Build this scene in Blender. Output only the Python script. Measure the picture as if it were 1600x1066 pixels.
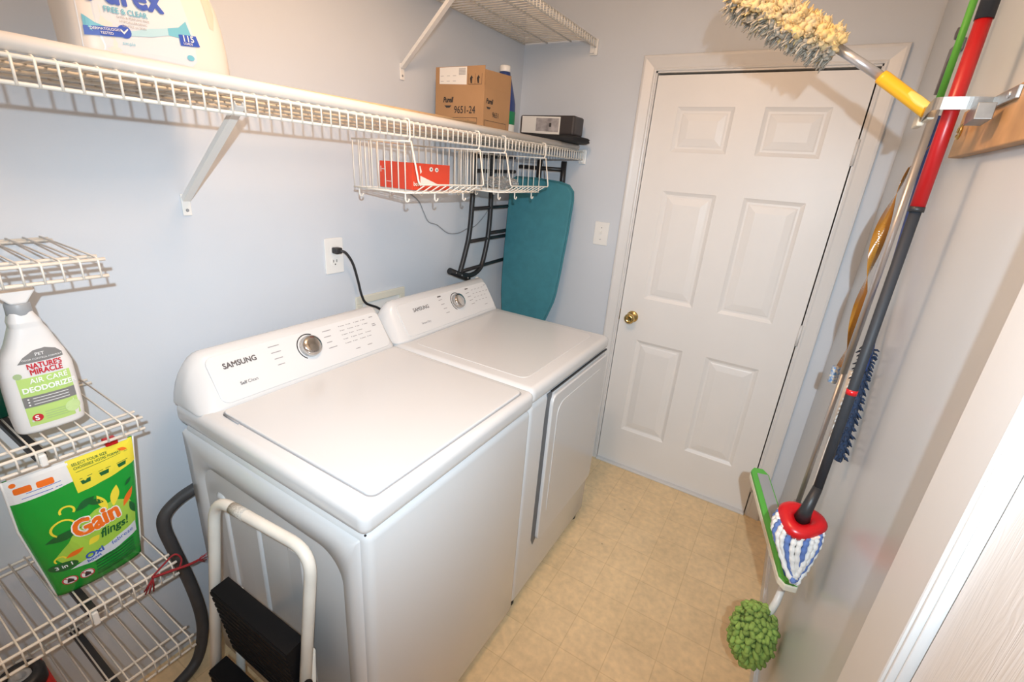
import bpy, bmesh, math, random
from mathutils import Vector, Matrix
random.seed(7)
for _o in list(bpy.data.objects): bpy.data.objects.remove(_o)
SC = bpy.context.scene
COL = SC.collection
PI = math.pi

# ------------------------------------------------------------------ camera
cam = bpy.data.cameras.new('camera'); CAM = bpy.data.objects.new('camera', cam); COL.objects.link(CAM)
cam.sensor_width = 36; cam.lens = 16.269; cam.clip_start = 0.02
CR = Matrix(((0.84846946, -0.2416548, 0.47085299), (0.52431313, 0.26263884, -0.81001024), (0.07207858, 0.93414335, 0.34954382)))
CAM.matrix_world = Matrix.Translation((1.4212624, -2.34177406, 1.58993078)) @ CR.to_4x4()
SC.camera = CAM
# ------------------------------------------------------------------ light
w = bpy.data.worlds.new('world'); SC.world = w; w.use_nodes = True
w.node_tree.nodes['Background'].inputs[0].default_value = (0.5, 0.45, 0.4, 1)
w.node_tree.nodes['Background'].inputs[1].default_value = 0.01
def area(name, loc, size, power, col, direction, shape='DISK', size_y=None):
    l = bpy.data.lights.new(name, 'AREA'); l.energy = power; l.color = col; l.shape = shape; l.size = size
    if size_y: l.size_y = size_y
    o = bpy.data.objects.new(name, l); COL.objects.link(o); o.location = loc
    o.rotation_euler = Vector(direction).to_track_quat('-Z', 'Y').to_euler()
    return o
# the photographer's flash, just above the lens: a small source with a wide, flat beam along the view
def flash(power):
    l = bpy.data.lights.new('camera_flash', 'SPOT'); l.energy = power; l.color = (0.73, 0.885, 1.0)
    l.spot_size = math.radians(112); l.spot_blend = 1.0; l.shadow_soft_size = 0.009
    o = bpy.data.objects.new('camera_flash', l); COL.objects.link(o)
    o.matrix_world = Matrix.Translation((1.505, -2.403, 1.709)) @ CR.to_4x4() @ Matrix.Rotation(math.radians(-3), 4, 'X') @ Matrix.Diagonal((1.35, 0.70, 1.0, 1.0))
    return o
flash(108)
# the warm ceiling lamp of the room
def globe(power, loc):
    l = bpy.data.lights.new('ceiling_lamp', 'POINT'); l.energy = power; l.color = (1.0, 0.63, 0.37); l.shadow_soft_size = 0.11
    o = bpy.data.objects.new('ceiling_lamp', l); COL.objects.link(o); o.location = loc; return o
globe(23.5, (0.90, -1.62, 2.30))
SC.view_settings.view_transform = 'Standard'; SC.view_settings.look = 'None'
SC.view_settings.gamma = 1; SC.view_settings.use_curve_mapping = False
SC.view_settings.exposure = 0.08

# ------------------------------------------------------------------ materials
def mat(name, col, rough=0.5, metal=0.0, spec=0.5, bump=0.0, bscale=200, var=0.0, vscale=8, alpha=1, trans=0.0, coat=0.0, tint=None):
    m = bpy.data.materials.new(name); m.use_nodes = True
    nt = m.node_tree; b = nt.nodes['Principled BSDF']
    b.inputs['Base Color'].default_value = (*col, 1); b.inputs['Roughness'].default_value = rough
    b.inputs['Metallic'].default_value = metal; b.inputs['Specular IOR Level'].default_value = spec
    b.inputs['Transmission Weight'].default_value = trans; b.inputs['Coat Weight'].default_value = coat
    b.inputs['Coat Roughness'].default_value = 0.08
    if bump or var:
        tc = nt.nodes.new('ShaderNodeTexCoord')
    if var:
        n = nt.nodes.new('ShaderNodeTexNoise'); n.inputs['Scale'].default_value = vscale; n.inputs['Detail'].default_value = 6
        mx = nt.nodes.new('ShaderNodeMix'); mx.data_type = 'RGBA'
        c2 = tint or tuple(c * (1 - var) for c in col)
        mx.inputs[6].default_value = (*c2, 1); mx.inputs[7].default_value = (*col, 1)
        mr = nt.nodes.new('ShaderNodeMapRange'); mr.inputs[1].default_value = 0.35; mr.inputs[2].default_value = 0.65
        nt.links.new(tc.outputs['Object'], n.inputs['Vector']); nt.links.new(n.outputs['Fac'], mr.inputs[0])
        nt.links.new(mr.outputs[0], mx.inputs[0]); nt.links.new(mx.outputs[2], b.inputs['Base Color'])
    if bump:
        n2 = nt.nodes.new('ShaderNodeTexNoise'); n2.inputs['Scale'].default_value = bscale; n2.inputs['Detail'].default_value = 3
        bp = nt.nodes.new('ShaderNodeBump'); bp.inputs['Strength'].default_value = bump; bp.inputs['Distance'].default_value = 0.002
        nt.links.new(tc.outputs['Object'], n2.inputs['Vector']); nt.links.new(n2.outputs['Fac'], bp.inputs['Height'])
        nt.links.new(bp.outputs[0], b.inputs['Normal'])
    return m

M = {}
M['wall'] = mat('wall_paint', (0.64, 0.68, 0.735), 0.55, bump=0.06, bscale=160, var=0.03, vscale=3)
M['wall_gloss'] = mat('semi_gloss_wall_paint', (0.60, 0.64, 0.68), 0.30, bump=0.03, bscale=120, var=0.03, vscale=3)
M['ceiling'] = mat('ceiling_paint', (0.8, 0.79, 0.77), 0.8)
M['trim'] = mat('trim_paint', (0.73, 0.72, 0.71), 0.36, var=0.02, vscale=5)
M['door'] = mat('door_paint', (0.84, 0.82, 0.80), 0.40, bump=0.02, bscale=60, var=0.02, vscale=6)
M['white'] = mat('appliance_enamel', (0.66, 0.665, 0.67), 0.20, coat=0.25)
M['white_panel'] = mat('console_plastic', (0.68, 0.685, 0.69), 0.28)
M['seam'] = mat('seam_grey', (0.30, 0.31, 0.33), 0.6)
M['grip_grey'] = mat('grip_recess_grey', (0.13, 0.14, 0.155), 0.5)
M['dark'] = mat('dark_plastic', (0.02, 0.02, 0.022), 0.45)
M['print'] = mat('printed_ink', (0.10, 0.085, 0.085), 0.5)
M['print_soft'] = mat('grey_printed_ink', (0.32, 0.31, 0.32), 0.5)
M['chrome'] = mat('chrome', (0.62, 0.60, 0.58), 0.12, metal=1)
M['steel'] = mat('zinc_steel', (0.42, 0.42, 0.41), 0.42, metal=0.9, var=0.15, vscale=60)
M['alu'] = mat('brushed_aluminium', (0.60, 0.60, 0.62), 0.36, metal=0.75)
M['alu_dull'] = mat('dull_aluminium', (0.50, 0.49, 0.49), 0.42, metal=0.8)
M['brass'] = mat('brass', (0.62, 0.45, 0.18), 0.2, metal=1)
M['wire'] = mat('vinyl_coated_wire', (0.80, 0.77, 0.70), 0.38)
M['wire_rack'] = mat('old_vinyl_coated_wire', (0.77, 0.73, 0.66), 0.4)
M['bracket_black'] = mat('dark_bracket', (0.03, 0.03, 0.032), 0.5)  # near-black tone of the short shelves' support arms
M['tube_white'] = mat('white_tube', (0.74, 0.71, 0.67), 0.4)
M['wood'] = mat('pine', (0.62, 0.36, 0.16), 0.5, var=0.3, vscale=14)
M['dowel'] = mat('dowel_wood', (0.75, 0.52, 0.30), 0.5, var=0.15, vscale=30)
M['card'] = mat('cardboard', (0.42, 0.24, 0.115), 0.8, var=0.08, vscale=10)
M['paper'] = mat('paper_label', (0.80, 0.77, 0.72), 0.6)
M['ink'] = mat('black_ink', (0.03, 0.025, 0.025), 0.6)
M['teal'] = mat('teal_cover', (0.045, 0.215, 0.265), 0.75, bump=0.25, bscale=500, var=0.12, vscale=25)
M['blackmetal'] = mat('black_tube', (0.018, 0.018, 0.02), 0.35)
M['rubber'] = mat('black_rubber', (0.006, 0.006, 0.007), 0.7, spec=0.18, bump=0.1, bscale=300)
M['hose'] = mat('grey_hose', (0.06, 0.06, 0.063), 0.5, var=0.2, vscale=20)
M['cream'] = mat('cream_plastic', (0.74, 0.71, 0.60), 0.45)
M['plate'] = mat('white_plate', (0.84, 0.83, 0.80), 0.3)
M['purex'] = mat('bottle_hdpe', (0.76, 0.73, 0.70), 0.38)
M['spray'] = mat('spray_hdpe', (0.74, 0.735, 0.73), 0.3)
M['greyring'] = mat('grey_collar', (0.33, 0.35, 0.37), 0.4)
M['labelwhite'] = mat('label_white', (0.66, 0.72, 0.80), 0.35)
M['blue'] = mat('print_blue', (0.035, 0.10, 0.50), 0.4)
M['navy'] = mat('navy_plastic', (0.02, 0.05, 0.20), 0.35)
M['lightblue'] = mat('print_light_blue', (0.16, 0.50, 0.66), 0.4)
M['paleblue'] = mat('print_pale_blue', (0.42, 0.66, 0.78), 0.4)
M['green_cap'] = mat('green_plastic', (0.0, 0.22, 0.085), 0.35)
M['label_green'] = mat('label_light_green', (0.46, 0.66, 0.20), 0.4)
M['label_grey'] = mat('label_grey', (0.20, 0.20, 0.20), 0.4)
M['red_ink'] = mat('print_red', (0.52, 0.02, 0.035), 0.4)
M['white_ink'] = mat('print_white', (0.85, 0.86, 0.86), 0.4)
M['bag'] = mat('pouch_green', (0.010, 0.33, 0.035), 0.25, bump=0.25, bscale=18)
M['bag_white'] = mat('pouch_white', (0.80, 0.80, 0.79), 0.28)
M['yellow_ink'] = mat('print_yellow', (0.85, 0.72, 0.05), 0.35)
M['orange_ink'] = mat('print_orange', (0.85, 0.17, 0.015), 0.35)
M['lime_ink'] = mat('print_lime', (0.36, 0.62, 0.07), 0.35)
M['dkgreen_ink'] = mat('print_dark_green', (0.01, 0.12, 0.03), 0.35)
M['red'] = mat('red_plastic', (0.52, 0.008, 0.012), 0.3)
M['redpole'] = mat('red_pole', (0.40, 0.008, 0.010), 0.35)
M['greypole'] = mat('dark_grey_pole', (0.030, 0.032, 0.037), 0.55, spec=0.3)
M['greengrip'] = mat('green_grip', (0.10, 0.45, 0.06), 0.5)
M['padwhite'] = mat('mop_pad', (0.78, 0.72, 0.58), 0.9, bump=0.4, bscale=300)
M['padblue'] = mat('blue_pad', (0.02, 0.08, 0.28), 0.7)
M['yarnw'] = mat('white_yarn', (0.82, 0.79, 0.75), 0.95, bump=0.6, bscale=500)
M['yarnb'] = mat('blue_yarn', (0.12, 0.20, 0.47), 0.95, bump=0.6, bscale=500)
M['chenille'] = mat('green_chenille', (0.36, 0.56, 0.13), 0.95, var=0.5, vscale=22, tint=(0.20, 0.30, 0.07))
M['yellow'] = mat('yellow_grip', (0.86, 0.47, 0.02), 0.35)
M['yellow_lt'] = mat('pale_yellow_grip', (0.88, 0.66, 0.16), 0.4)
M['fluff'] = mat('yellowed_fluff', (0.80, 0.56, 0.22), 0.95, var=0.35, vscale=22, tint=(0.66, 0.55, 0.36))
M['fluff_grey'] = mat('grey_fluff', (0.50, 0.47, 0.40), 0.95, var=0.5, vscale=60)
M['amber'] = mat('sticky_amber', (0.42, 0.19, 0.02), 0.25, coat=0.3)
M['canister'] = mat('ribbon_canister', (0.05, 0.22, 0.55), 0.5, var=0.6, vscale=120, tint=(0.75, 0.70, 0.55))
M['fringe'] = mat('blue_microfibre', (0.022, 0.040, 0.085), 0.95, var=0.4, vscale=70)
M['blackcloth'] = mat('black_cloth', (0.012, 0.012, 0.014), 0.8)
M['brownbox'] = mat('dark_box', (0.045, 0.038, 0.038), 0.5)
M['redbox'] = mat('orange_red_box', (0.68, 0.055, 0.02), 0.4)
M['redbox_side'] = mat('red_box_side', (0.52, 0.03, 0.025), 0.45)
M['clear'] = mat('clear_film', (0.9, 0.9, 0.9), 0.12, trans=0.9)
M['ribbon'] = mat('dark_red_cord', (0.25, 0.012, 0.018), 0.8)
M['stool'] = mat('chipped_white_paint', (0.72, 0.70, 0.64), 0.4, var=0.12, vscale=12)
M['wirethin'] = mat('grey_thin_cable', (0.30, 0.31, 0.33), 0.6)
M['hookgrey'] = mat('dark_grey_hook', (0.13, 0.13, 0.15), 0.4)

# floor: sheet vinyl printed with six inch squares
def floor_mat():
    m = bpy.data.materials.new('vinyl_sheet'); m.use_nodes = True; nt = m.node_tree; b = nt.nodes['Principled BSDF']
    b.inputs['Roughness'].default_value = 0.38
    L = nt.links.new; N = nt.nodes.new
    tc = N('ShaderNodeTexCoord')
    mp = N('ShaderNodeMapping'); mp.inputs['Location'].default_value = (-0.135, 0.894, 0)
    L(tc.outputs['Object'], mp.inputs['Vector'])
    br = N('ShaderNodeTexBrick'); br.offset = 0; br.squash = 1
    br.inputs['Scale'].default_value = 1; br.inputs['Brick Width'].default_value = 0.1525; br.inputs['Row Height'].default_value = 0.1525
    br.inputs['Mortar Size'].default_value = 0.0022; br.inputs['Mortar Smooth'].default_value = 0.6
    br.inputs['Color1'].default_value = (0.87, 0.655, 0.385, 1); br.inputs['Color2'].default_value = (0.85, 0.635, 0.365, 1)
    br.inputs['Mortar'].default_value = (0.74, 0.535, 0.295, 1)
    L(mp.outputs[0], br.inputs['Vector'])
    n = N('ShaderNodeTexNoise'); n.inputs['Scale'].default_value = 38; n.inputs['Detail'].default_value = 8; L(tc.outputs['Object'], n.inputs['Vector'])
    n3 = N('ShaderNodeTexNoise'); n3.inputs['Scale'].default_value = 5; n3.inputs['Detail'].default_value = 4; L(tc.outputs['Object'], n3.inputs['Vector'])
    mr = N('ShaderNodeMapRange'); mr.inputs[1].default_value = 0.3; mr.inputs[2].default_value = 0.7; mr.inputs[3].default_value = 0.88; mr.inputs[4].default_value = 1.06; L(n.outputs['Fac'], mr.inputs[0])
    mr3 = N('ShaderNodeMapRange'); mr3.inputs[1].default_value = 0.3; mr3.inputs[2].default_value = 0.7; mr3.inputs[3].default_value = 0.90; mr3.inputs[4].default_value = 1.05; L(n3.outputs['Fac'], mr3.inputs[0])
    mu = N('ShaderNodeMath'); mu.operation = 'MULTIPLY'; L(mr.outputs[0], mu.inputs[0]); L(mr3.outputs[0], mu.inputs[1])
    vm = N('ShaderNodeVectorMath'); vm.operation = 'SCALE'; L(br.outputs['Color'], vm.inputs[0]); L(mu.outputs[0], vm.inputs['Scale'])
    # dark specks of dirt
    vo = N('ShaderNodeTexVoronoi'); vo.inputs['Scale'].default_value = 9; L(tc.outputs['Object'], vo.inputs['Vector'])
    lt = N('ShaderNodeMath'); lt.operation = 'LESS_THAN'; lt.inputs[1].default_value = 0.035; L(vo.outputs['Distance'], lt.inputs[0])
    ms = N('ShaderNodeMath'); ms.operation = 'MULTIPLY'; ms.inputs[1].default_value = 0.6; L(lt.outputs[0], ms.inputs[0])
    mx = N('ShaderNodeMix'); mx.data_type = 'RGBA'; mx.inputs[7].default_value = (0.22, 0.13, 0.06, 1)
    L(ms.outputs[0], mx.inputs[0]); L(vm.outputs[0], mx.inputs[6]); L(mx.outputs[2], b.inputs['Base Color'])
    return m
M['floor'] = floor_mat()
def grain_mat():
    m = mat('painted_wood_grain', (0.80, 0.775, 0.76), 0.35); nt = m.node_tree; b = nt.nodes['Principled BSDF']
    tc = nt.nodes.new('ShaderNodeTexCoord'); mp = nt.nodes.new('ShaderNodeMapping'); mp.inputs['Scale'].default_value = (1, 14, 1.1)
    wv = nt.nodes.new('ShaderNodeTexNoise'); wv.inputs['Scale'].default_value = 3.2; wv.inputs['Detail'].default_value = 3; wv.inputs['Distortion'].default_value = 1.2
    sn = nt.nodes.new('ShaderNodeMath'); sn.operation = 'PINGPONG'; sn.inputs[1].default_value = 0.08
    bp = nt.nodes.new('ShaderNodeBump'); bp.inputs['Strength'].default_value = 0.35; bp.inputs['Distance'].default_value = 0.01
    nt.links.new(tc.outputs['Object'], mp.inputs[0]); nt.links.new(mp.outputs[0], wv.inputs[0]); nt.links.new(wv.outputs['Fac'], sn.inputs[0])
    nt.links.new(sn.outputs[0], bp.inputs['Height']); nt.links.new(bp.outputs[0], b.inputs['Normal'])
    return m
M['grain'] = grain_mat()

# ------------------------------------------------------------------ mesh helpers
def V(*a): return Vector(a)
class B:
    """collects geometry for ONE mesh"""
    def __init__(s): s.v = []; s.f = []; s.sm = []
    def add(s, vs, fs, smooth=True):
        o = len(s.v); s.v += [tuple(v) for v in vs]; s.f += [tuple(i + o for i in f) for f in fs]; s.sm += [smooth] * len(fs)
        return s
    def bm(s, bm, smooth=False, mtx=None):
        bm.verts.ensure_lookup_table(); bm.verts.index_update()
        s.add([(mtx @ v.co) if mtx else v.co.copy() for v in bm.verts], [[v.index for v in f.verts] for f in bm.faces], smooth); bm.free(); return s
    def box(s, x0, x1, y0, y1, z0, z1, bev=0.0, seg=2, smooth=None, mtx=None):
        bm = bmesh.new(); bmesh.ops.create_cube(bm, size=1)
        for v in bm.verts:
            v.co = Vector(((x0 + x1) / 2 + v.co.x * (x1 - x0), (y0 + y1) / 2 + v.co.y * (y1 - y0), (z0 + z1) / 2 + v.co.z * (z1 - z0)))
        if bev: bmesh.ops.bevel(bm, geom=bm.edges[:], offset=bev, segments=seg, profile=0.5, affect='EDGES')
        return s.bm(bm, False if smooth is None else smooth, mtx)
    def tube(s, pts, r, seg=8, closed=False, rads=None):
        pts = [Vector(p) for p in pts]; n = len(pts); rings = []
        t0 = (pts[1] - pts[0]).normalized(); up = Vector((0, 0, 1)) if abs(t0.z) < 0.9 else Vector((1, 0, 0))
        u = t0.cross(up).normalized()
        for i, p in enumerate(pts):
            a = pts[(i - 1) % n] if (closed or i > 0) else p; b = pts[(i + 1) % n] if (closed or i < n - 1) else p
            t = (b - a)
            t = t.normalized() if t.length > 1e-9 else t0
            u = (u - t * u.dot(t)); u = u.normalized() if u.length > 1e-6 else t.orthogonal().normalized()
            w_ = t.cross(u); rr = rads[i] if rads else r
            rings.append([p + (u * math.cos(2 * PI * k / seg) + w_ * math.sin(2 * PI * k / seg)) * rr for k in range(seg)])
        vs = [q for R_ in rings for q in R_]; fs = []
        m = n if closed else n - 1
        for i in range(m):
            j = (i + 1) % n
            for k in range(seg):
                fs.append((i * seg + k, i * seg + (k + 1) % seg, j * seg + (k + 1) % seg, j * seg + k))
        s.add(vs, fs, True)
        if not closed:
            o = len(s.v) - len(vs)
            s.f.append(tuple(o + k for k in reversed(range(seg)))); s.f.append(tuple(o + (n - 1) * seg + k for k in range(seg))); s.sm += [False, False]
        return s
    def loft(s, rings, caps=True, smooth=True, close=True):
        n = len(rings[0]); vs = [p for r in rings for p in r]; fs = []
        for i in range(len(rings) - 1):
            for k in range(n if close else n - 1):
                fs.append((i * n + k, i * n + (k + 1) % n, (i + 1) * n + (k + 1) % n, (i + 1) * n + k))
        o = len(s.v); s.add(vs, fs, smooth)
        if caps:
            s.f.append(tuple(o + k for k in reversed(range(n)))); s.f.append(tuple(o + (len(rings) - 1) * n + k for k in range(n))); s.sm += [False, False]
        return s
    def lathe(s, prof, c, axis=(0, 0, 1), seg=20, smooth=True):
        ax = Vector(axis).normalized(); u = ax.orthogonal().normalized(); w_ = ax.cross(u); c = Vector(c)
        return s.loft([[c + ax * h + (u * math.cos(2 * PI * k / seg) + w_ * math.sin(2 * PI * k / seg)) * max(r, 1e-4) for k in range(seg)] for r, h in prof], True, smooth)
    def prism(s, poly, org, U, Vv, N, d0, d1, bev=0.0):
        """polygon in (U,V) extruded along N from d0 to d1"""
        org, U, Vv, N = Vector(org), Vector(U), Vector(Vv), Vector(N)
        bm = bmesh.new()
        vs = [bm.verts.new(org + U * p[0] + Vv * p[1] + N * d0) for p in poly]
        f = bm.faces.new(vs)
        r = bmesh.ops.extrude_face_region(bm, geom=[f])
        bmesh.ops.translate(bm, vec=N * (d1 - d0), verts=[g for g in r['geom'] if isinstance(g, bmesh.types.BMVert)])
        bmesh.ops.recalc_face_normals(bm, faces=bm.faces[:])
        if bev: bmesh.ops.bevel(bm, geom=bm.edges[:], offset=bev, segments=2, profile=0.5, affect='EDGES')
        bmesh.ops.triangulate(bm, faces=[f_ for f_ in bm.faces if len(f_.verts) > 4])
        return s.bm(bm)
    def mesh(s, name):
        me = bpy.data.meshes.new(name); me.from_pydata(s.v, [], s.f); me.validate(); me.update()
        if len(me.polygons) == len(s.sm): me.polygons.foreach_set('use_smooth', s.sm)
        bm = bmesh.new(); bm.from_mesh(me); bmesh.ops.recalc_face_normals(bm, faces=bm.faces[:]); bm.to_mesh(me); bm.free()
        return me

def link(o, parent=None):
    COL.objects.link(o)
    if parent is not None:
        o.parent = parent; o.matrix_parent_inverse = Matrix.Translation(-base_of(parent))
    return o
BASES = {}
def base_of(o):
    return BASES.get(o.name, Vector((0, 0, 0)))
def ob(name, b, m, parent=None, label=None, kind=None):
    me = b.mesh(name) if isinstance(b, B) else b
    if not me.materials: me.materials.append(M[m] if isinstance(m, str) else m)
    o = bpy.data.objects.new(name, me); link(o, parent)
    if label: o['label'] = label
    if kind or name in PRINTS: o['kind'] = kind or 'stuff'
    return o
PRINTS = {'lettering', 'leaf_print', 'petal_print', 'label_print', 'print_marks', 'print_dot', 'print_centre', 'print_shape', 'icon_print', 'warning_print', 'barcode', 'label_wave', 'splash_print'}
def thing(name, label, cat, loc, group=None):
    o = bpy.data.objects.new(name, None); COL.objects.link(o); o.location = loc; o.empty_display_size = 0.05
    BASES[o.name] = Vector(loc); o['label'] = label; o['category'] = cat
    if group: o['group'] = group
    return o
def tag(o, label, cat, group=None):
    o['label'] = label; o['category'] = cat
    if group: o['group'] = group
    return o
def struct(name, b, m, label=None):
    o = ob(name, b, m); o['kind'] = 'structure'
    if label: o['label'] = label
    return o
def fillet(pts, r, n=5, closed=False):
    pts = [Vector(p) for p in pts]; out = []; N_ = len(pts)
    for i, p in enumerate(pts):
        if not closed and i in (0, N_ - 1): out.append(p); continue
        a = pts[i - 1]; c = pts[(i + 1) % N_]
        da, dc = (a - p), (c - p); rr = min(r, da.length * 0.49, dc.length * 0.49)
        p0 = p + da.normalized() * rr; p1 = p + dc.normalized() * rr
        for k in range(n + 1):
            t = k / n; out.append(p0 * (1 - t) ** 2 + p * 2 * t * (1 - t) + p1 * t ** 2)
    return out
def smooth_path(pts, n=8):
    pts = [Vector(p) for p in pts]; out = []
    for i in range(len(pts) - 1):
        p0 = pts[max(i - 1, 0)]; p1 = pts[i]; p2 = pts[i + 1]; p3 = pts[min(i + 2, len(pts) - 1)]
        for k in range(n):
            t = k / n
            out.append(0.5 * ((2 * p1) + (p2 - p0) * t + (2 * p0 - 5 * p1 + 4 * p2 - p3) * t * t + (-p0 + 3 * p1 - 3 * p2 + p3) * t ** 3))
    out.append(pts[-1]); return out
def rrect(u0, u1, v0, v1, r, n=5):
    out = []
    for cx, cy, a in ((u1 - r, v1 - r, 0), (u0 + r, v1 - r, 90), (u0 + r, v0 + r, 180), (u1 - r, v0 + r, 270)):
        for k in range(n + 1):
            t = math.radians(a + 90 * k / n); out.append((cx + r * math.cos(t), cy + r * math.sin(t)))
    return out
def circ(cu, cv, r, n=20, ru=None): return [(cu + (ru or r) * math.cos(2 * PI * k / n), cv + r * math.sin(2 * PI * k / n)) for k in range(n)]
def text_flat(s, size, bold=0.0, align='LEFT', shear=0.0, spacing=1.0):
    c = bpy.data.curves.new('lettering', 'FONT'); c.body = s; c.size = size; c.align_x = align; c.offset = bold * size; c.shear = shear
    c.space_character = spacing; c.resolution_u = 3
    o = bpy.data.objects.new('lettering', c); COL.objects.link(o)
    dg = bpy.context.evaluated_depsgraph_get(); me = bpy.data.meshes.new_from_object(o.evaluated_get(dg))
    vs = [v.co.copy() for v in me.vertices]; fs = [tuple(p.vertices) for p in me.polygons]
    bpy.data.objects.remove(o); bpy.data.curves.remove(c); bpy.data.meshes.remove(me)
    return vs, fs
def text_on(b, s, size, fn, bold=0.0, align='LEFT', rot=0.0, at=(0, 0), shear=0.0, sx=1.0, spacing=1.0):
    vs, fs = text_flat(s, size, 0.0, align, shear, spacing); c, sn = math.cos(rot), math.sin(rot)
    d = bold * size; sh = [(0, 0)] if not bold else [(d * math.cos(k * PI / 4), d * math.sin(k * PI / 4)) for k in range(8)] + [(0, 0)]
    e = 1e-4; p0 = fn(*at); nrm = (fn(at[0] + e, at[1]) - p0).cross(fn(at[0], at[1] + e) - p0).normalized()
    for i, (dx, dy) in enumerate(sh):
        b.add([fn(at[0] + dx + (v.x * sx) * c - v.y * sn, at[1] + dy + (v.x * sx) * sn + v.y * c) + nrm * (i * 0.00006) for v in vs], fs, False)
    return b
def patch_on(b, poly, fn, cuts=3):
    bm = bmesh.new(); f = bm.faces.new([bm.verts.new((p[0], p[1], 0)) for p in poly]); bmesh.ops.triangulate(bm, faces=[f])
    if cuts: bmesh.ops.subdivide_edges(bm, edges=bm.edges[:], cuts=cuts, use_grid_fill=True)
    bmesh.ops.triangulate(bm, faces=bm.faces[:])
    bm.verts.index_update()
    b.add([fn(v.co.x, v.co.y) for v in bm.verts], [[v.index for v in f.verts] for f in bm.faces], False); bm.free(); return b
def plane_fn(org, U, Vv, N, off=0.0006):
    org, U, Vv, N = Vector(org), Vector(U), Vector(Vv), Vector(N)
    return lambda u, v, o=0.0: org + U * u + Vv * v + N * (off + o)
X, Y, Z = V(1, 0, 0), V(0, 1, 0), V(0, 0, 1)

# ------------------------------------------------------------------ the room
XR = 1.658; YF = -2.95; HC = 2.46
struct('floor', B().box(-0.1, XR + 0.15, YF - 0.1, 0.15, -0.06, 0.0), 'floor', 'beige sheet vinyl floor printed with six-inch squares')
struct('ceiling', B().box(-0.1, XR + 0.15, YF - 0.1, 0.15, HC, HC + 0.06), 'ceiling')
struct('wall_left', B().box(-0.1, 0.0, YF - 0.1, 0.12, 0.0, HC), 'wall', 'pale blue painted wall behind the machines')
DX0, DX1, DZ1 = 0.712, 1.525, 2.03
OX0, OX1, OZ1 = DX0 - 0.022, DX1 + 0.022, DZ1 + 0.022
struct('wall_back', B().box(0.0, OX0, 0.0, 0.12, 0.0, HC).box(OX1, XR, 0.0, 0.12, 0.0, HC).box(OX0, OX1, 0.0, 0.12, OZ1, HC), 'wall', 'pale blue painted wall around the panelled door')
struct('wall_front', B().box(0.0, XR, YF - 0.1, YF, 0.0, HC), 'wall')
JY0, JY1 = -2.585, -1.768
struct('wall_right', B().box(XR, XR + 0.12, JY1, 0.12, 0.0, HC).box(XR, XR + 0.12, YF - 0.1, JY0, 0.0, HC).box(XR, XR + 0.12, JY0, JY1, 2.06, HC), 'wall_gloss', 'semi-gloss painted wall behind the mops')

# door in the back wall: slab with six moulded panels
cols = ((0.11, 0.35), (0.465, 0.703)); rows = ((0.238, 0.782), (1.010, 1.540), (1.712, 1.900))
us = [0, 0.11, 0.35, 0.465, 0.703, DX1 - DX0]; zs = [0.012, 0.238, 0.782, 1.010, 1.540, 1.712, 1.900, 2.026]
b = B(); yf = 0.004
for i in range(5):
    for j in range(7):
        if i in (1, 3) and j in (1, 3, 5): continue
        b.add([(DX0 + us[i], yf, zs[j]), (DX0 + us[i + 1], yf, zs[j]), (DX0 + us[i + 1], yf, zs[j + 1]), (DX0 + us[i], yf, zs[j + 1])], [(0, 1, 2, 3)], False)
x0, x1, z0, z1 = DX0, DX1, zs[0], zs[-1]
b.add([(x0, yf, z0), (x1, yf, z0), (x1, yf, z1), (x0, yf, z1), (x0, yf + .035, z0), (x1, yf + .035, z0), (x1, yf + .035, z1), (x0, yf + .035, z1)],
      [(0, 4, 5, 1), (1, 5, 6, 2), (2, 6, 7, 3), (3, 7, 4, 0), (4, 7, 6, 5)], False)
door1 = struct('door_1', b, 'door', 'white six-panel interior door at the end of the room')
for c in cols:
    for r in rows:
        b = B(); rings = []
        for ins, dy in ((0, 0), (0.004, 0.003), (0.016, 0.0095), (0.024, 0.0095), (0.030, 0.007), (0.058, 0.002)):
            rings.append([(DX0 + c[0] + ins, yf + dy, r[0] + ins), (DX0 + c[1] - ins, yf + dy, r[0] + ins), (DX0 + c[1] - ins, yf + dy, r[1] - ins), (DX0 + c[0] + ins, yf + dy, r[1] - ins)])
        b.loft(rings, caps=False, smooth=False); n = len(b.v); b.f.append((n - 4, n - 3, n - 2, n - 1)); b.sm.append(False)
        ob('panel', b, 'door', door1)
kb = B().lathe([(0.030, 0), (0.031, 0.004), (0.026, 0.009), (0.011, 0.011), (0.010, 0.030), (0.016, 0.036), (0.0265, 0.046), (0.0275, 0.056), (0.022, 0.066), (0.014, 0.070), (0.0125, 0.068), (0.003, 0.067)], (0.780, yf, 0.903), (0, -1, 0), 24)
ob('knob', kb, 'brass', door1, 'round brass door knob')
ob('strike_plate', B().box(DX0 - 0.017, DX0 - 0.002, yf - 0.004, yf + 0.012, 0.872, 0.932), 'brass', door1, 'brass latch plate')
for zc in (1.74, 0.985, 0.19):
    hb = B().tube([(DX1 + 0.004, -0.004, zc - 0.048), (DX1 + 0.004, -0.004, zc + 0.048)], 0.0065, 10)
    for k in (-0.03, -0.01, 0.01, 0.03): hb.tube([(DX1 + 0.004, -0.004, zc + k - .0006), (DX1 + 0.004, -0.004, zc + k + .0006)], 0.0072, 10)
    ob('hinge', hb, 'trim', door1, 'white painted door hinge')
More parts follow.
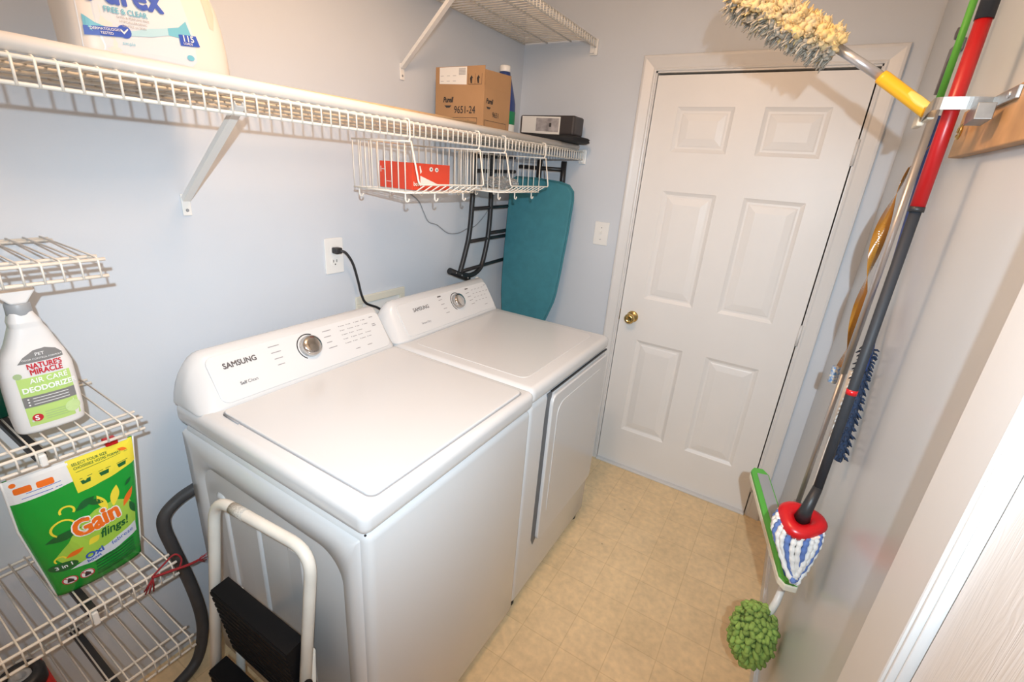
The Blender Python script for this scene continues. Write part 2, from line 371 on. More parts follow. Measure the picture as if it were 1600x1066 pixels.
# casing: jambs + mitred moulding
def casing_profile(w_): return [(0, 0), (0, 0.009), (0.006, 0.011), (0.012, 0.009), (0.020, 0.011), (w_ - 0.022, 0.016), (w_ - 0.012, 0.019), (w_ - 0.003, 0.018), (w_, 0.014), (w_, 0)]
cw = 0.062
b = B()
for (xa, xb, side) in ((DX0 - 0.010, DX0 - 0.010 - cw, -1), (DX1 + 0.010, DX1 + 0.010 + cw, 1)):
    prof = casing_profile(cw)
    b.loft([[(xa + side * u, -d, 0.0) for u, d in prof], [(xa + side * u, -d, DZ1 + 0.012 + u) for u, d in prof]], smooth=False)
prof = casing_profile(cw)
b.loft([[(DX0 - 0.010 - u, -d, DZ1 + 0.012 + u) for u, d in prof], [(DX1 + 0.010 + u, -d, DZ1 + 0.012 + u) for u, d in prof]], smooth=False)
b.box(OX0, DX0 - 0.003, -0.002, 0.12, 0, OZ1).box(DX1 + 0.005, OX1, -0.002, 0.12, 0, OZ1).box(OX0, OX1, -0.002, 0.12, DZ1 + 0.005, OZ1)
struct('trim_1', b, 'trim', 'white moulded casing around the panelled door')
struct('trim_3', B().box(DX0 - 0.002, DX1 + 0.002, -0.020, 0.05, 0.0, 0.011, 0.003), 'trim', 'white threshold strip under the door')
# near doorway in the right wall
b = B().box(XR - 0.026, XR + 0.004, JY1, JY1 + 0.115, 0, 2.145, 0.003).box(XR - 0.026, XR + 0.004, JY0 - 0.1, JY0, 0, 2.145, 0.003).box(XR - 0.026, XR + 0.004, JY0, JY1, 2.045, 2.145, 0.003)
struct('trim_2', b, 'trim', 'white door casing nearest the camera')
b = B().box(XR - 0.023, XR + 0.05, JY1 - 0.005, JY1, 0, 2.045, 0.0012).box(XR - 0.016, XR + 0.05, JY1 - 0.009, JY1 - 0.005, 0, 2.045, 0.0012)
struct('trim_4', b, 'trim', 'bright white jamb edge of the near door')
struct('door_2', B().box(XR - 0.007, XR + 0.03, JY0 + 0.004, JY1 - 0.012, 0.01, 2.04, 0.002), 'grain', 'white painted door with moulded wood grain, nearest the camera')
def baseboard(n, axis):
    if axis == 'x': return B().box(XR - 0.011, XR, JY1 + 0.115, 0.0, 0, 0.072).box(XR - 0.007, XR, JY1 + 0.115, 0.0, 0.072, 0.082)
    return B().box(DX1 + 0.072, XR - 0.011, -0.011, 0, 0, 0.072).box(DX1 + 0.072, XR - 0.011, -0.007, 0, 0.072, 0.082)
struct('baseboard_right', baseboard(0, 'x'), 'trim'); struct('baseboard_back', baseboard(0, 'y'), 'trim')

# ------------------------------------------------------------------ washer and dryer
def arc_pts(c, U, W, r, a0, a1, n=24): return [c + U * r * math.cos(math.radians(a0 + (a1 - a0) * k / n)) + W * r * math.sin(math.radians(a0 + (a1 - a0) * k / n)) for k in range(n + 1)]
PU, PN = Vector((-0.550, 0, 0.835)).normalized(), Vector((0.835, 0, 0.550)).normalized()
def console(root, y0, y1):
    prof = [(0.125, 0.945), (0.125, 1.040), (0.129, 1.062), (0.142, 1.078), (0.160, 1.084), (0.176, 1.080), (0.188, 1.066), (0.262, 0.955), (0.268, 0.945)]
    rings = []
    L = y1 - y0
    ds = [0, 0.004, 0.010, 0.02, 0.03, 0.042, 0.055, 0.07]
    for d, sgn in [(d, 0) for d in ds] + [(d, 1) for d in reversed(ds)]:
        y = y0 + d if sgn == 0 else y1 - d * 0.45
        t = min(d / 0.07, 1); h = (1 - (1 - t) ** 2) ** 0.55 if t < 1 else 1; h = max(h, 0.06)
        rings.append([(0.125 + (x - 0.125) * (0.80 + 0.20 * h), y, 0.945 + (z - 0.945) * h) for x, z in prof])
    ob('console', B().loft(rings), 'white', root)
    org = V(0.262, 0, 0.955)
    pan = B().prism(rrect(y0 + 0.058, y1 - 0.026, 0.004, 0.136, 0.022), org, Y, PU, PN, -0.004, 0.0022, 0.0015)
    return ob('control_panel', pan, 'white_panel', root), org
def dial(root, pan, org, yc, v):
    c = org + Y * yc + PU * v + PN * 0.002
    k = ob('dial', B().lathe([(0.0335, 0), (0.0335, 0.010), (0.032, 0.018), (0.028, 0.0225), (0.018, 0.0245), (0.002, 0.025)], c, PN, 36), 'chrome', root, 'round chrome programme dial')
    ob('dial_ring', B().tube(arc_pts(c, Y, PU, 0.0400, 60, 235), 0.0018, 6), 'dark', root, 'dark arc beside the dial')
def marks(root, org, items, m='print_soft'):
    fn = plane_fn(org, Y, PU, PN, 0.0028); b = B()
    for u, v, w_, h in items: patch_on(b, [(u, v), (u + w_, v), (u + w_, v + h), (u, v + h)], fn, 0)
    ob('panel_markings', b, m, root, 'fine grey printed markings', 'stuff')

# washer
WY0, WY1, WXF = -1.862, -1.188, 0.842
W = thing('washing_machine', 'white top-loading washing machine with chrome dial, nearer of the two machines', 'washing machine', (0.48, (WY0 + WY1) / 2, 0))
ob('cabinet', B().box(0.130, WXF, WY0 + 0.009, WY1, 0.028, 0.884, 0.020, 4, True), 'white', W)
n_ = 8
def ringpts(u0, u1, v0, v1, r, y): return [(u, y, v) for u, v in rrect(u0, u1, v0, v1, r, n_)]
sp = B().loft([ringpts(0.134, WXF - 0.022, 0.045, 0.866, 0.004, WY0 + 0.0105), ringpts(0.138, WXF - 0.026, 0.050, 0.862, 0.004, WY0), ringpts(0.185, WXF - 0.072, 0.10, 0.795, 0.075, WY0), ringpts(0.198, WXF - 0.085, 0.113, 0.782, 0.068, WY0 + 0.0105)], caps=False)
ob('side_panel', sp, 'white', W)
for xa, xb in ((0.245, 0.300), (0.375, 0.450), (0.555, 0.625)):
    rb = B().loft([ringpts(xa, xb, 0.16, 0.72, 0.02, WY0 + 0.0105), ringpts(xa + 0.012, xb - 0.012, 0.175, 0.705, 0.012, WY0 + 0.003)], caps=True)
    ob('side_rib', rb, 'white', W)
ob('top_deck', B().box(0.125, WXF + 0.006, WY0 - 0.003, WY1 + 0.003, 0.888, 0.949, 0.021, 5, True), 'white', W)
ob('lid_seam', B().prism(rrect(WY0 + 0.040, WY1 - 0.030, 0.272, 0.824, 0.02), (0, 0, 0), Y, X, Z, 0.945, 0.9496), 'seam', W)
ob('lid', B().prism(rrect(WY0 + 0.043, WY1 - 0.033, 0.275, 0.820, 0.02), (0, 0, 0), Y, X, Z, 0.946, 0.9555, 0.003), 'white', W)
ob('lid_hinge', B().tube([(0.292, WY0 + 0.040, 0.951), (0.36, WY0 + 0.0385, 0.951)], 0.0028, 8), 'seam', W)
for xx in (0.17, 0.79):
    for yy in (WY0 + 0.06, WY1 - 0.06): ob('foot', B().lathe([(0.022, 0), (0.022, 0.012), (0.008, 0.014), (0.008, 0.035)], (xx, yy, 0), Z, 12), 'dark', W)
pan, org = console(W, WY0, WY1)
ob('screw', B().lathe([(0.0028, 0), (0.002, 0.002)], (WXF - 0.008, WY0 + 0.011, 0.886), (1, -1, 0), 8), 'dark', W)
dial(W, pan, org, -1.512, 0.085)
fn = plane_fn(org, Y, PU, PN, 0.0028)
ob('lettering', text_on(B(), 'SAMSUNG', 0.0215, fn, 0.030, at=(-1.768, 0.094), sx=0.93), 'print', W, 'dark maker name on the panel')
ob('lettering', text_on(text_on(B(), 'Self', 0.0125, fn, 0.02, at=(-1.745, 0.040)), 'Clean', 0.0125, fn, 0.0, at=(-1.7245, 0.040)), 'print', W, 'small grey print on the panel')
it = []
for r in range(4):
    it += [(-1.635 + 0.002 * r, 0.116 - 0.019 * r, 0.034 - 0.004 * r, 0.0026), (-1.452 - 0.002 * (r % 2), 0.116 - 0.019 * r, 0.032 - 0.006 * (r % 3), 0.0026)]
for cx in range(4):
    for r in range(5):
        if (cx, r) in ((3, 2),): continue
        it.append((-1.383 + 0.031 * cx, 0.118 - 0.015 * r, 0.012 if (cx + r) % 2 else 0.017, 0.0022)); it.append((-1.389 + 0.031 * cx, 0.118 - 0.015 * r, 0.0032, 0.0032))
it += [(-1.258, 0.120, 0.016, 0.003), (-1.258, 0.094, 0.014, 0.003), (-1.258, 0.088, 0.016, 0.003), (-1.36, 0.030, 0.018, 0.0025), (-1.31, 0.030, 0.02, 0.0025)]
marks(W, org, it)

# dryer
DY0, DY1, DXF = -1.178, -0.503, 0.832
D = thing('clothes_dryer', 'white front-loading clothes dryer between washer and panelled door', 'dryer', (0.48, (DY0 + DY1) / 2, 0))
ob('cabinet', B().box(0.130, DXF, DY0, DY1, 0.028, 0.886, 0.020, 4, True), 'white', D)
ob('top_deck', B().box(0.125, DXF + 0.006, DY0 - 0.001, DY1 + 0.003, 0.888, 0.946, 0.022, 5, True), 'white', D)
ob('top_panel', B().prism(rrect(DY0 + 0.055, DY1 - 0.045, 0.285, 0.775, 0.03), (0, 0, 0), Y, X, Z, 0.944, 0.9475, 0.0015), 'white', D)
ob('front_rail', B().prism(rrect(DY0 + 0.145, DY1 - 0.004, 0.880, 0.887, 0.002), (DXF - 0.004, 0, 0), Y, Z, X, 0, 0.0055), 'dark', D, 'black strip painted as the dark gap above the dryer door')  # no rail here: a black strip stands for the shade in the gap
dr = ob('door', B().prism(rrect(DY0 + 0.140, DY1 - 0.012, 0.235, 0.870, 0.03), (DXF, 0, 0), Y, Z, X, -0.004, 0.013, 0.004), 'white', D)
ob('door_inset', B().prism(rrect(DY0 + 0.185, DY1 - 0.05, 0.33, 0.825, 0.05), (DXF + 0.0115, 0, 0), Y, Z, X, 0, 0.0035, 0.0012), 'white', dr)
ob('door_grip', B().prism([(DY0 + 0.118, 0.884), (DY0 + 0.150, 0.884), (DY0 + 0.144, 0.80), (DY0 + 0.144, 0.245), (DY0 + 0.126, 0.228), (DY0 + 0.108, 0.262), (DY0 + 0.110, 0.80)], (DXF, 0, 0), Y, Z, X, -0.004, 0.0012), 'grip_grey', D, 'grey recessed grip slot along the dryer door')
for xx in (0.17, 0.80):
    for yy in (DY0 + 0.03, DY1 - 0.06): ob('foot', B().lathe([(0.022, 0), (0.022, 0.014), (0.020, 0.016), (0.018, 0.035)], (xx, yy, 0), Z, 12), 'dark', D)
pan, org = console(D, DY0, DY1)
dial(D, pan, org, -0.775, 0.082)
fn = plane_fn(org, Y, PU, PN, 0.0028)
ob('lettering', text_on(B(), 'SAMSUNG', 0.0215, fn, 0.010, at=(-1.045, 0.092), sx=0.93), 'print', D, 'dark maker name on the dryer panel')
ob('lettering', text_on(B(), 'Sensor Dry', 0.0115, fn, 0.012, at=(-1.030, 0.036)), 'print_soft', D, 'small grey print on the dryer panel')
it = [(-0.885, 0.122, 0.022, 0.005), (-0.695, 0.122, 0.022, 0.005)]
marks(D, org, it, 'print')
it = []
for r in range(4): it += [(-0.885 + 0.004 * r, 0.108 - 0.020 * r, 0.022, 0.0025), (-0.700 + 0.003 * r, 0.104 - 0.018 * r, 0.024, 0.0025)]
for cx in range(4):
    for r in range(4): it.append((-0.655 + 0.026 * cx, 0.112 - 0.018 * r, 0.012, 0.0022))
it += [(-0.555, 0.118, 0.014, 0.003), (-0.553, 0.092, 0.014, 0.003), (-0.60, 0.03, 0.02, 0.0025)]
marks(D, org, it)

# ------------------------------------------------------------------ wire shelves
def wire_shelf(name, label, y0, y1, depth, z, lip, sp, m, group, rails, cats='wire shelf', r=0.0021):
    t = thing(name, label, cats, (0.0, (y0 + y1) / 2, z), group)
    wm = B().tube([(0.006, 0, z + 0.0035), (depth - 0.004, 0, z + 0.0035), (depth + 0.0005, 0, z + 0.001), (depth + 0.0030, 0, z - 0.004), (depth + 0.0035, 0, z - lip - 0.002)], r, 6).mesh('wire')
    wm.materials.append(M[m])
    y = y1 - 0.012
    while y > y0:
        o = bpy.data.objects.new('wire', wm); link(o, t); o.location = (0, y, 0); y -= sp
    for x in rails: ob('rail', B().tube([(x, y0, z - 0.0010), (x, y1, z - 0.0010)], 0.0032, 8), m, t)
    ob('front_rail', B().tube([(depth, y0, z - 0.0010), (depth, y1, z - 0.0010)], 0.0034, 8), m, t)
    ob('lip_rail', B().tube([(depth + 0.0004, y0, z - lip), (depth + 0.0004, y1, z - lip)], 0.0034, 8), m, t)
    return t
def end_bracket(t, depth, z, m='plate'):
    b = B().box(depth - 0.016, depth + 0.022, -0.012, -0.0005, z - 0.056, z + 0.012, 0.003).box(depth - 0.010, depth + 0.010, -0.026, -0.012, z - 0.05, z + 0.008, 0.002)
    ob('end_bracket', b, m, t, 'white plastic end bracket on the back wall')
def support(t, foot, top, m='plate'):
    f, p = Vector(foot), Vector(top); d = (p - f).normalized(); s = Y * 0.0095
    up = d.cross(Y).normalized(); up = up if up.x > 0 else -up
    b = B().loft([[q + s + up * 0.003, q - s + up * 0.003, q - s - up * 0.009, q - s * 0.8 - up * 0.009, q - s * 0.8 + up * 0.0, q + s * 0.8 + up * 0.0, q + s * 0.8 - up * 0.009, q + s - up * 0.009] for q in (f + d * 0.012, p)], smooth=False)
    b.box(0.0005, 0.006, f.y - 0.011, f.y + 0.011, f.z - 0.034, f.z + 0.022, 0.002)
    ob('support_bracket', b, m, t)
    ob('screw', B().lathe([(0.0045, 0), (0.003, 0.002)], (0.006, f.y, f.z - 0.020), X, 8), 'seam', t)
MS = wire_shelf('wire_shelf', 'long white wire wall shelf holding boxes and a detergent jug, above the machines', -2.62, -0.018, 0.400, 1.690, 0.037, 0.0259, 'wire', 'wire wall shelves', (0.012, 0.14, 0.27))
end_bracket(MS, 0.392, 1.690); support(MS, (0, -1.697, 1.440), (0.345, -1.715, 1.672))
US = wire_shelf('wire_shelf', 'empty white wire wall shelf highest up, seen from below', -2.62, -0.018, 0.400, 2.178, 0.030, 0.0259, 'wire', 'wire wall shelves', (0.012, 0.14, 0.27))
end_bracket(US, 0.385, 2.172); support(US, (0, -0.880, 1.905), (0.375, -0.955, 2.150))
tiers = (('topmost of the short white wire shelves, empty, above the spray bottle', 1.371, 0.033), ('short white wire shelf carrying the spray bottle', 1.024, 0.028),
         ('short white wire shelf carrying the green detergent pouch', 0.613, 0.038), ('lowest of the short white wire shelves, near the floor', 0.358, 0.038))
TS = []
for lab, z, lip in tiers:
    t = wire_shelf('wire_shelf', lab, -2.62, -1.990, 0.300, z, lip, 0.0268, 'wire_rack', 'short wire shelves beside the washer', (0.010, 0.034, 0.262), r=0.0018); TS.append(t)
# black support arms under the lower three short shelves
for t, (lab, z, lip) in list(zip(TS, tiers))[1:]:
    for yb in (-2.155,):
        b = B().loft([[(x, yb - 0.009, zz), (x, yb + 0.009, zz), (x, yb + 0.009, zz - 0.014), (x, yb - 0.009, zz - 0.014)] for x, zz in ((0.008, z - 0.018), (0.288, z - 0.010))], smooth=False)
        ob('support_arm', b, 'bracket_black', t, 'black support arm under the shelf')
        ob('arm_tip', B().box(0.285, 0.304, yb - 0.006, yb + 0.006, z - lip - 0.006, z - 0.008, 0.003), 'plate', t, 'white plastic tip on the support arm')

# ------------------------------------------------------------------ baskets hung under the long shelf
def basket(label, y0, y1):
    t = thing('wire_basket', label, 'wire basket', (0.29, (y0 + y1) / 2, 1.497), 'wire baskets hung under the long shelf')
    xb, xf, zb, zr = 0.165, 0.425, 1.497, 1.640
    m = 'wire'; R1, R2 = 0.0026, 0.0017
    def fx(z): return 0.392 + (xf - 0.392) * max(0, (z - zb)) / (zr - zb)
    # front frame: loop over the shelf lip, down both sides, low bar across
    ob('front_frame', B().tube(fillet([(0.414, y0, 1.640), (0.440, y0 + 0.006, 1.524), (0.440, y1 - 0.004, 1.524), (0.414, y1, 1.640)], 0.012), R1, 8), m, t)
    for y in (y0, y1):
        ob('hook_loop', B().tube(fillet([(0.300, y - 0.002, 1.6985), (0.408, y, 1.6985), (0.4105, y, 1.648), (0.405, y, 1.641)], 0.008), R1, 8), m, t)
        ob('side_rim', B().tube([(xb, y, zr), (0.412, y, zr)], R1, 8), m, t)
        ob('side_base', B().tube([(xb + 0.003, y, zb), (0.392, y, zb)], R1, 8), m, t)
        wm = B().tube([(0, y, zr), (0.004, y, zb)], R2, 6).mesh('side_wire'); wm.materials.append(M[m])
        for k in range(9):
            o = bpy.data.objects.new('side_wire', wm); link(o, t); o.location = (xb + 0.003 + k * 0.0275, 0, 0)
    ob('back_rim', B().tube([(xb, y0, zr), (xb, y1, zr)], R1, 8), m, t)
    ob('back_base', B().tube([(xb + 0.003, y0, zb), (xb + 0.003, y1, zb)], R1, 8), m, t)
    ob('front_base', B().tube([(0.392, y0, zb), (0.392, y1, zb)], R1, 8), m, t)
    wm = B().tube([(xb, 0, zr), (xb + 0.003, 0, zb), (0.392, 0, zb - 0.001), (0.440, 0, 1.524)], R2, 6).mesh('base_wire'); wm.materials.append(M[m])
    n = 10
    for k in range(1, n):
        o = bpy.data.objects.new('base_wire', wm); link(o, t); o.location = (0, y0 + (y1 - y0) * k / n, 0)
    for x in (0.185, 0.385):
        for y in (y0 + 0.006, (y0 + y1) / 2 - 0.03, y1 - 0.05):
            p = [(x, y, zb), (x, y, zb - 0.010)] + [(x, y + 0.008 - 0.008 * math.cos(a), zb - 0.018 - 0.009 * math.sin(a)) for a in [PI * k / 6 for k in range(7)]]
            ob('mug_hook', B().tube(p, R1, 8), m, t)
    return t
basket('white wire under-shelf basket holding the orange box', -1.270, -0.930)
basket('white wire under-shelf basket next to the ironing board', -0.760, -0.440)

# orange box inside the near basket
t = thing('carton', 'orange-red printed carton lying in the wire basket', 'box', (0.27, -1.09, 1.5))
ob('body', B().box(0.195, 0.340, -1.185, -1.000, 1.5010, 1.582, 0.001), 'redbox', t)
f1 = plane_fn((0.3405, 0, 0), Y, Z, X, 0.0004)
ob('print_shape', patch_on(patch_on(B(), [(-1.150, 1.520), (-1.045, 1.514), (-1.150, 1.545)], f1, 0), [(-1.155, 1.575), (-1.150, 1.575), (-1.143, 1.557), (-1.150, 1.55)], f1, 0), 'paper', t, 'white print')
ob('print_dot', patch_on(patch_on(B(), circ(-1.098, 1.566, 0.007, 14, 0.009), f1, 0), circ(-1.070, 1.565, 0.007, 14, 0.009), f1, 0), 'paper', t, 'white printed spots')
f2 = plane_fn((0.3405, 0, 0), Y, Z, X, 0.0008)
ob('print_centre', patch_on(patch_on(B(), circ(-1.097, 1.566, 0.003, 10), f2, 0), circ(-1.069, 1.565, 0.003, 10), f2, 0), 'ink', t)
fs = plane_fn((0, -1.1853, 0), X, Z, -Y, 0.0004)
b = patch_on(B(), [(0.20, 1.548), (0.203, 1.548), (0.203, 1.566), (0.20, 1.566)], fs, 0); patch_on(b, [(0.205, 1.556), (0.222, 1.556), (0.222, 1.558), (0.205, 1.558)], fs, 0); patch_on(b, [(0.226, 1.520), (0.25, 1.520), (0.25, 1.5215), (0.226, 1.5215)], fs, 0)
text_on(b, 'bobo', 0.018, plane_fn((0.3405, 0, 0), Y, Z, X, 0.0004), 0.02, at=(-1.182, 1.514))
ob('lettering', b, 'paper', t, 'small white print')
# crumpled clear film in the far basket
bm = bmesh.new(); bmesh.ops.create_icosphere(bm, subdivisions=3, radius=1)
for v in bm.verts:
    d = 1 + 0.30 * math.sin(9 * v.co.x + 4 * v.co.y) * math.cos(7 * v.co.z + 3 * v.co.x) + random.uniform(-.12, .12)
    v.co = Vector((0.30 + v.co.x * d * 0.055, -0.60 + v.co.y * d * 0.085, 1.530 + v.co.z * d * 0.024))
tag(ob('plastic_bag', B().bm(bm, False), 'clear'), 'crumpled clear plastic bag in the basket near the ironing board', 'plastic bag')

# ------------------------------------------------------------------ things on the long shelf
ZS = 1.6960
tag(ob('plastic_tube', B().tube([(0.384, -2.60, ZS + 0.0125), (0.384, -0.060, ZS + 0.0125)], 0.0125, 16), 'tube_white'), 'long white plastic tube lying along the front edge of the shelf', 'tube')
tag(ob('wooden_dowel', B().tube([(0.325, -1.75, ZS + 0.026), (0.318, -0.835, ZS + 0.036)], 0.0058, 10), 'dowel'), 'thin wooden dowel beside the white tube on the shelf', 'dowel')
# cardboard carton with raised flaps
BX0, BX1, BY0, BY1, BZ = 0.066, 0.300, -0.760, -0.575, ZS
t = thing('cardboard_box', 'open brown cardboard box with raised flaps and a white shipping label', 'box', ((BX0 + BX1) / 2, (BY0 + BY1) / 2, BZ))
zt = 1.866
ob('body', B().box(BX0, BX1, BY0, BY1, BZ, zt, 0.001), 'card', t)
ob('flap', B().box(BX0, BX1 - 0.001, BY0, BY0 + 0.004, zt - 0.002, 1.934, 0.001), 'card', t)
ob('flap', B().prism([(BY0 + 0.006, zt - 0.002), (BY1, zt - 0.002), (BY1 - 0.002, 1.930), (BY0 + 0.006, 1.922)], (BX1 - 0.004, 0, 0), Y, Z, X, 0, 0.0035), 'card', t)
ff = plane_fn((0, BY0 - 0.0002, 0), X, Z, -Y, 0.0004); fr = plane_fn((BX1 + 0.0002, 0, 0), Y, Z, X, 0.0004)
ff2 = plane_fn((0, BY0 - 0.0002, 0), X, Z, -Y, 0.0009)
ob('shipping_label', patch_on(B(), [(0.086, 1.876), (0.218, 1.872), (0.218, 1.932), (0.086, 1.932)], ff, 0), 'paper', t, 'white shipping label')
b = B()
for k in range(9): patch_on(b, [(0.180, 1.905 + k * 0.0026), (0.212, 1.905 + k * 0.0026), (0.212, 1.9063 + k * 0.0026), (0.180, 1.9063 + k * 0.0026)], ff2, 0)
for k in range(6): patch_on(b, [(0.092 + 0.015 * (k % 3) * 2, 1.884 + 0.018 * (k // 3)), (0.107 + 0.03 * (k % 3), 1.884 + 0.018 * (k // 3)), (0.107 + 0.03 * (k % 3), 1.8854 + 0.018 * (k // 3)), (0.092 + 0.03 * (k % 3), 1.8854 + 0.018 * (k // 3))], ff2, 0)
ob('barcode', b, 'print_soft', t)
b = text_on(B(), '9651-24', 0.036, ff, 0.008, at=(0.160, 1.774), sx=0.86)
text_on(b, 'Purell', 0.026, ff, 0.035, at=(0.106, 1.812), shear=0.2, sx=0.8); patch_on(b, [(0.112, 1.801), (0.148, 1.801), (0.138, 1.793), (0.122, 1.793)], ff, 0)
ob('lettering', b, 'ink', t, 'black printed carton number and maker name')
b = text_on(B(), '9651', 0.026, fr, 0.008, at=(-0.700, 1.768), sx=0.9); text_on(b, 'Purell', 0.024, fr, 0.035, at=(-0.745, 1.812), shear=0.2, sx=0.8)
patch_on(b, [(-0.742, 1.80), (-0.712, 1.80), (-0.72, 1.793), (-0.735, 1.793)], fr, 0)
ob('lettering', b, 'ink', t, 'black print on the box side')
b = B()
for (u0, u1, v0, v1) in ((0.128, 0.272, 1.758, 1.7595), (0.128, 0.1295, 1.70, 1.758), (0.2705, 0.272, 1.70, 1.758), (0.225, 0.288, 1.872, 1.8732), (0.225, 0.2262, 1.872, 1.908), (0.2868, 0.288, 1.872, 1.908), (0.256, 0.2572, 1.872, 1.908)): patch_on(b, [(u0, v0), (u1, v0), (u1, v1), (u0, v1)], ff, 0)
for u in (0.240, 0.272): patch_on(b, [(u - 0.003, 1.876), (u + 0.003, 1.876), (u + 0.003, 1.893), (u + 0.007, 1.893), (u, 1.903), (u - 0.007, 1.893), (u - 0.003, 1.893)], ff, 0)
for k in range(5): patch_on(b, [(0.140 + k * 0.026, 1.708), (0.155 + k * 0.026, 1.708), (0.155 + k * 0.026, 1.750), (0.140 + k * 0.026, 1.750)], ff, 0) if k % 2 else None
for (u0, u1, v0, v1) in ((-0.752, -0.60, 1.752, 1.7535), (-0.752, -0.7505, 1.70, 1.7535), (-0.6015, -0.60, 1.70, 1.7535)): patch_on(b, [(u0, v0), (u1, v0), (u1, v1), (u0, v1)], fr, 0)
ob('print_marks', b, 'ink', t, 'black printed boxes and handling arrows')
# blue bottle behind the carton
t = thing('cleaner_bottle', 'dark blue cleaner bottle with white cap behind the cardboard box', 'bottle', (0.152, -0.40, ZS))
def sring(cx, cy, z, hx, hy, e=3.0, n=28):
    out = []
    for k in range(n):
        a = 2 * PI * k / n; c, s = math.cos(a), math.sin(a)
        out.append((cx + hx * math.copysign(abs(c) ** (2 / e), c), cy + hy * math.copysign(abs(s) ** (2 / e), s), z))
    return out
ob('body', B().loft([sring(0.152, -0.40, ZS + z, hx, hy, 2.6) for z, hx, hy in ((0, .050, .038), (.004, .054, .042), (.13, .056, .043), (.16, .055, .042), (.20, .046, .034), (.26, .030, .024), (.275, .024, .022), (.285, .022, .022))]), 'navy', t)
ob('cap', B().lathe([(0.0225, 0.285), (0.0235, 0.287), (0.0235, 0.306), (0.021, 0.310), (0.001, 0.310)], (0.152, -0.40, ZS), Z, 20), 'plate', t, 'white bottle cap')
ob('label_band', B().loft([sring(0.152, -0.40, ZS + z, hx, hy, 2.6) for z, hx, hy in ((.075, .0567, .0437), (.128, .0572, .0442))], caps=False), 'green_cap', t, 'green and white bottle label')
ob('label_band', B().loft([sring(0.152, -0.40, ZS + z, hx, hy, 2.6) for z, hx, hy in ((.010, .0563, .0433), (.075, .0567, .0437))], caps=False), 'paper', t, 'white lower bottle label')
# dark printed box at the shelf end, on folded black fabric
tag(ob('folded_cloth', B().loft([sring(0.285, -0.150, z, hx, hy, 3.5, 36) for z, hx, hy in ((ZS + .0258, .165, .105), (ZS + .032, .180, .115), (ZS + .040, .174, .112), (ZS + .043, .180, .114), (ZS + .050, .172, .108), (ZS + .054, .150, .095))]), 'blackcloth'), 'folded black cloth under the dark printed box at the shelf end', 'cloth')
t = thing('printed_box', 'dark box with a white printed label at the far end of the shelf', 'box', (0.26, -0.15, ZS + 0.0545))
ob('body', B().box(0.125, 0.418, -0.198, -0.090, ZS + 0.0545, 1.836, 0.010, 3), 'brownbox', t)
f = plane_fn((0, -0.1983, 0), X, Z, -Y, 0.0004); f2 = plane_fn((0, -0.1983, 0), X, Z, -Y, 0.0009)
ob('box_label', patch_on(B(), [(0.137, 1.758), (0.345, 1.752), (0.345, 1.829), (0.137, 1.831)], f, 0), 'paper', t, 'white printed label')
ob('label_picture', patch_on(B(), [(0.216, 1.766), (0.338, 1.763), (0.338, 1.822), (0.216, 1.823)], f2, 0), mat('label_photo', (0.50, 0.46, 0.46), 0.4, var=0.5, vscale=30), t, 'grey picture on the label')
ob('label_mark', patch_on(B(), [(0.288, 1.785), (0.299, 1.785), (0.299, 1.802), (0.288, 1.802)], plane_fn((0, -0.1983, 0), X, Z, -Y, 0.0014), 0), 'ink', t)

# ------------------------------------------------------------------ lofted bottles
class Bottle:
    """sections: (z, half depth x, half width y, centre x, centre y)"""
    def __init__(s, secs, e=4.0): s.s = secs; s.e = e
    def at(s, z):
        S = s.s
        for a, c in zip(S, S[1:]):
            if a[0] <= z <= c[0]:
                t = (z - a[0]) / max(c[0] - a[0], 1e-9); return [a[i] + (c[i] - a[i]) * t for i in range(5)]
        return S[0] if z < S[0][0] else S[-1]
    def build(s, sub=6, n=48):
        rings = []
        for a, c in zip(s.s, s.s[1:]):
            for k in range(sub): rings.append(s.ring(a[0] + (c[0] - a[0]) * k / sub, n))
        rings.append(s.ring(s.s[-1][0], n)); return B().loft(rings)
    def ring(s, z, n):
        _, hx, hy, cx, cy = s.at(z); return sring(cx, cy, z, hx, hy, s.e, n)
    def fn(s, off):
        def g(y, z):
            _, hx, hy, cx, cy = s.at(z); q = min(abs(y - cy) / hy, 0.995)
            return Vector((cx + hx * (1 - q ** s.e) ** (1 / s.e) + off, y, z))
        return g
# big white detergent jug on the long shelf
t = thing('detergent_jug', 'large white laundry detergent jug with blue printed label', 'jug', (0.215, -1.81, ZS))
z0 = ZS
BT = Bottle([(z0, .048, .132, .205, -1.808), (z0 + .006, .054, .139, .206, -1.808), (z0 + .020, .058, .142, .207, -1.807), (z0 + .045, .062, .141, .208, -1.8075), (z0 + .085, .064, .140, .208, -1.809),
             (z0 + .125, .064, .138, .208, -1.812), (z0 + .160, .063, .134, .208, -1.816), (z0 + .20, .060, .124, .208, -1.824), (z0 + .24, .052, .104, .208, -1.838), (z0 + .262, .040, .070, .208, -1.85), (z0 + .275, .028, .034, .208, -1.86), (z0 + .285, .026, .026, .208, -1.86)], 3.6)
ob('body', BT.build(), 'purex', t)
ob('cap', B().lathe([(0.033, 0.283), (0.035, 0.286), (0.034, 0.335), (0.031, 0.34), (0.001, 0.34)], (0.208, -1.86, z0), Z, 28), 'blue', t)
ob('handle_shade', patch_on(B(), [(-1.722, 1.900), (-1.706, 1.885), (-1.700, 1.845), (-1.707, 1.815), (-1.716, 1.818), (-1.722, 1.850), (-1.734, 1.895)], BT.fn(0.0006), 2), mat('handle_shade_tone', (0.70, 0.62, 0.54), 0.4), t, 'darker patch painted as the shade of the handle hollow')  # flat patch on the surface: the hollow's shade is put into its colour
F = BT.fn
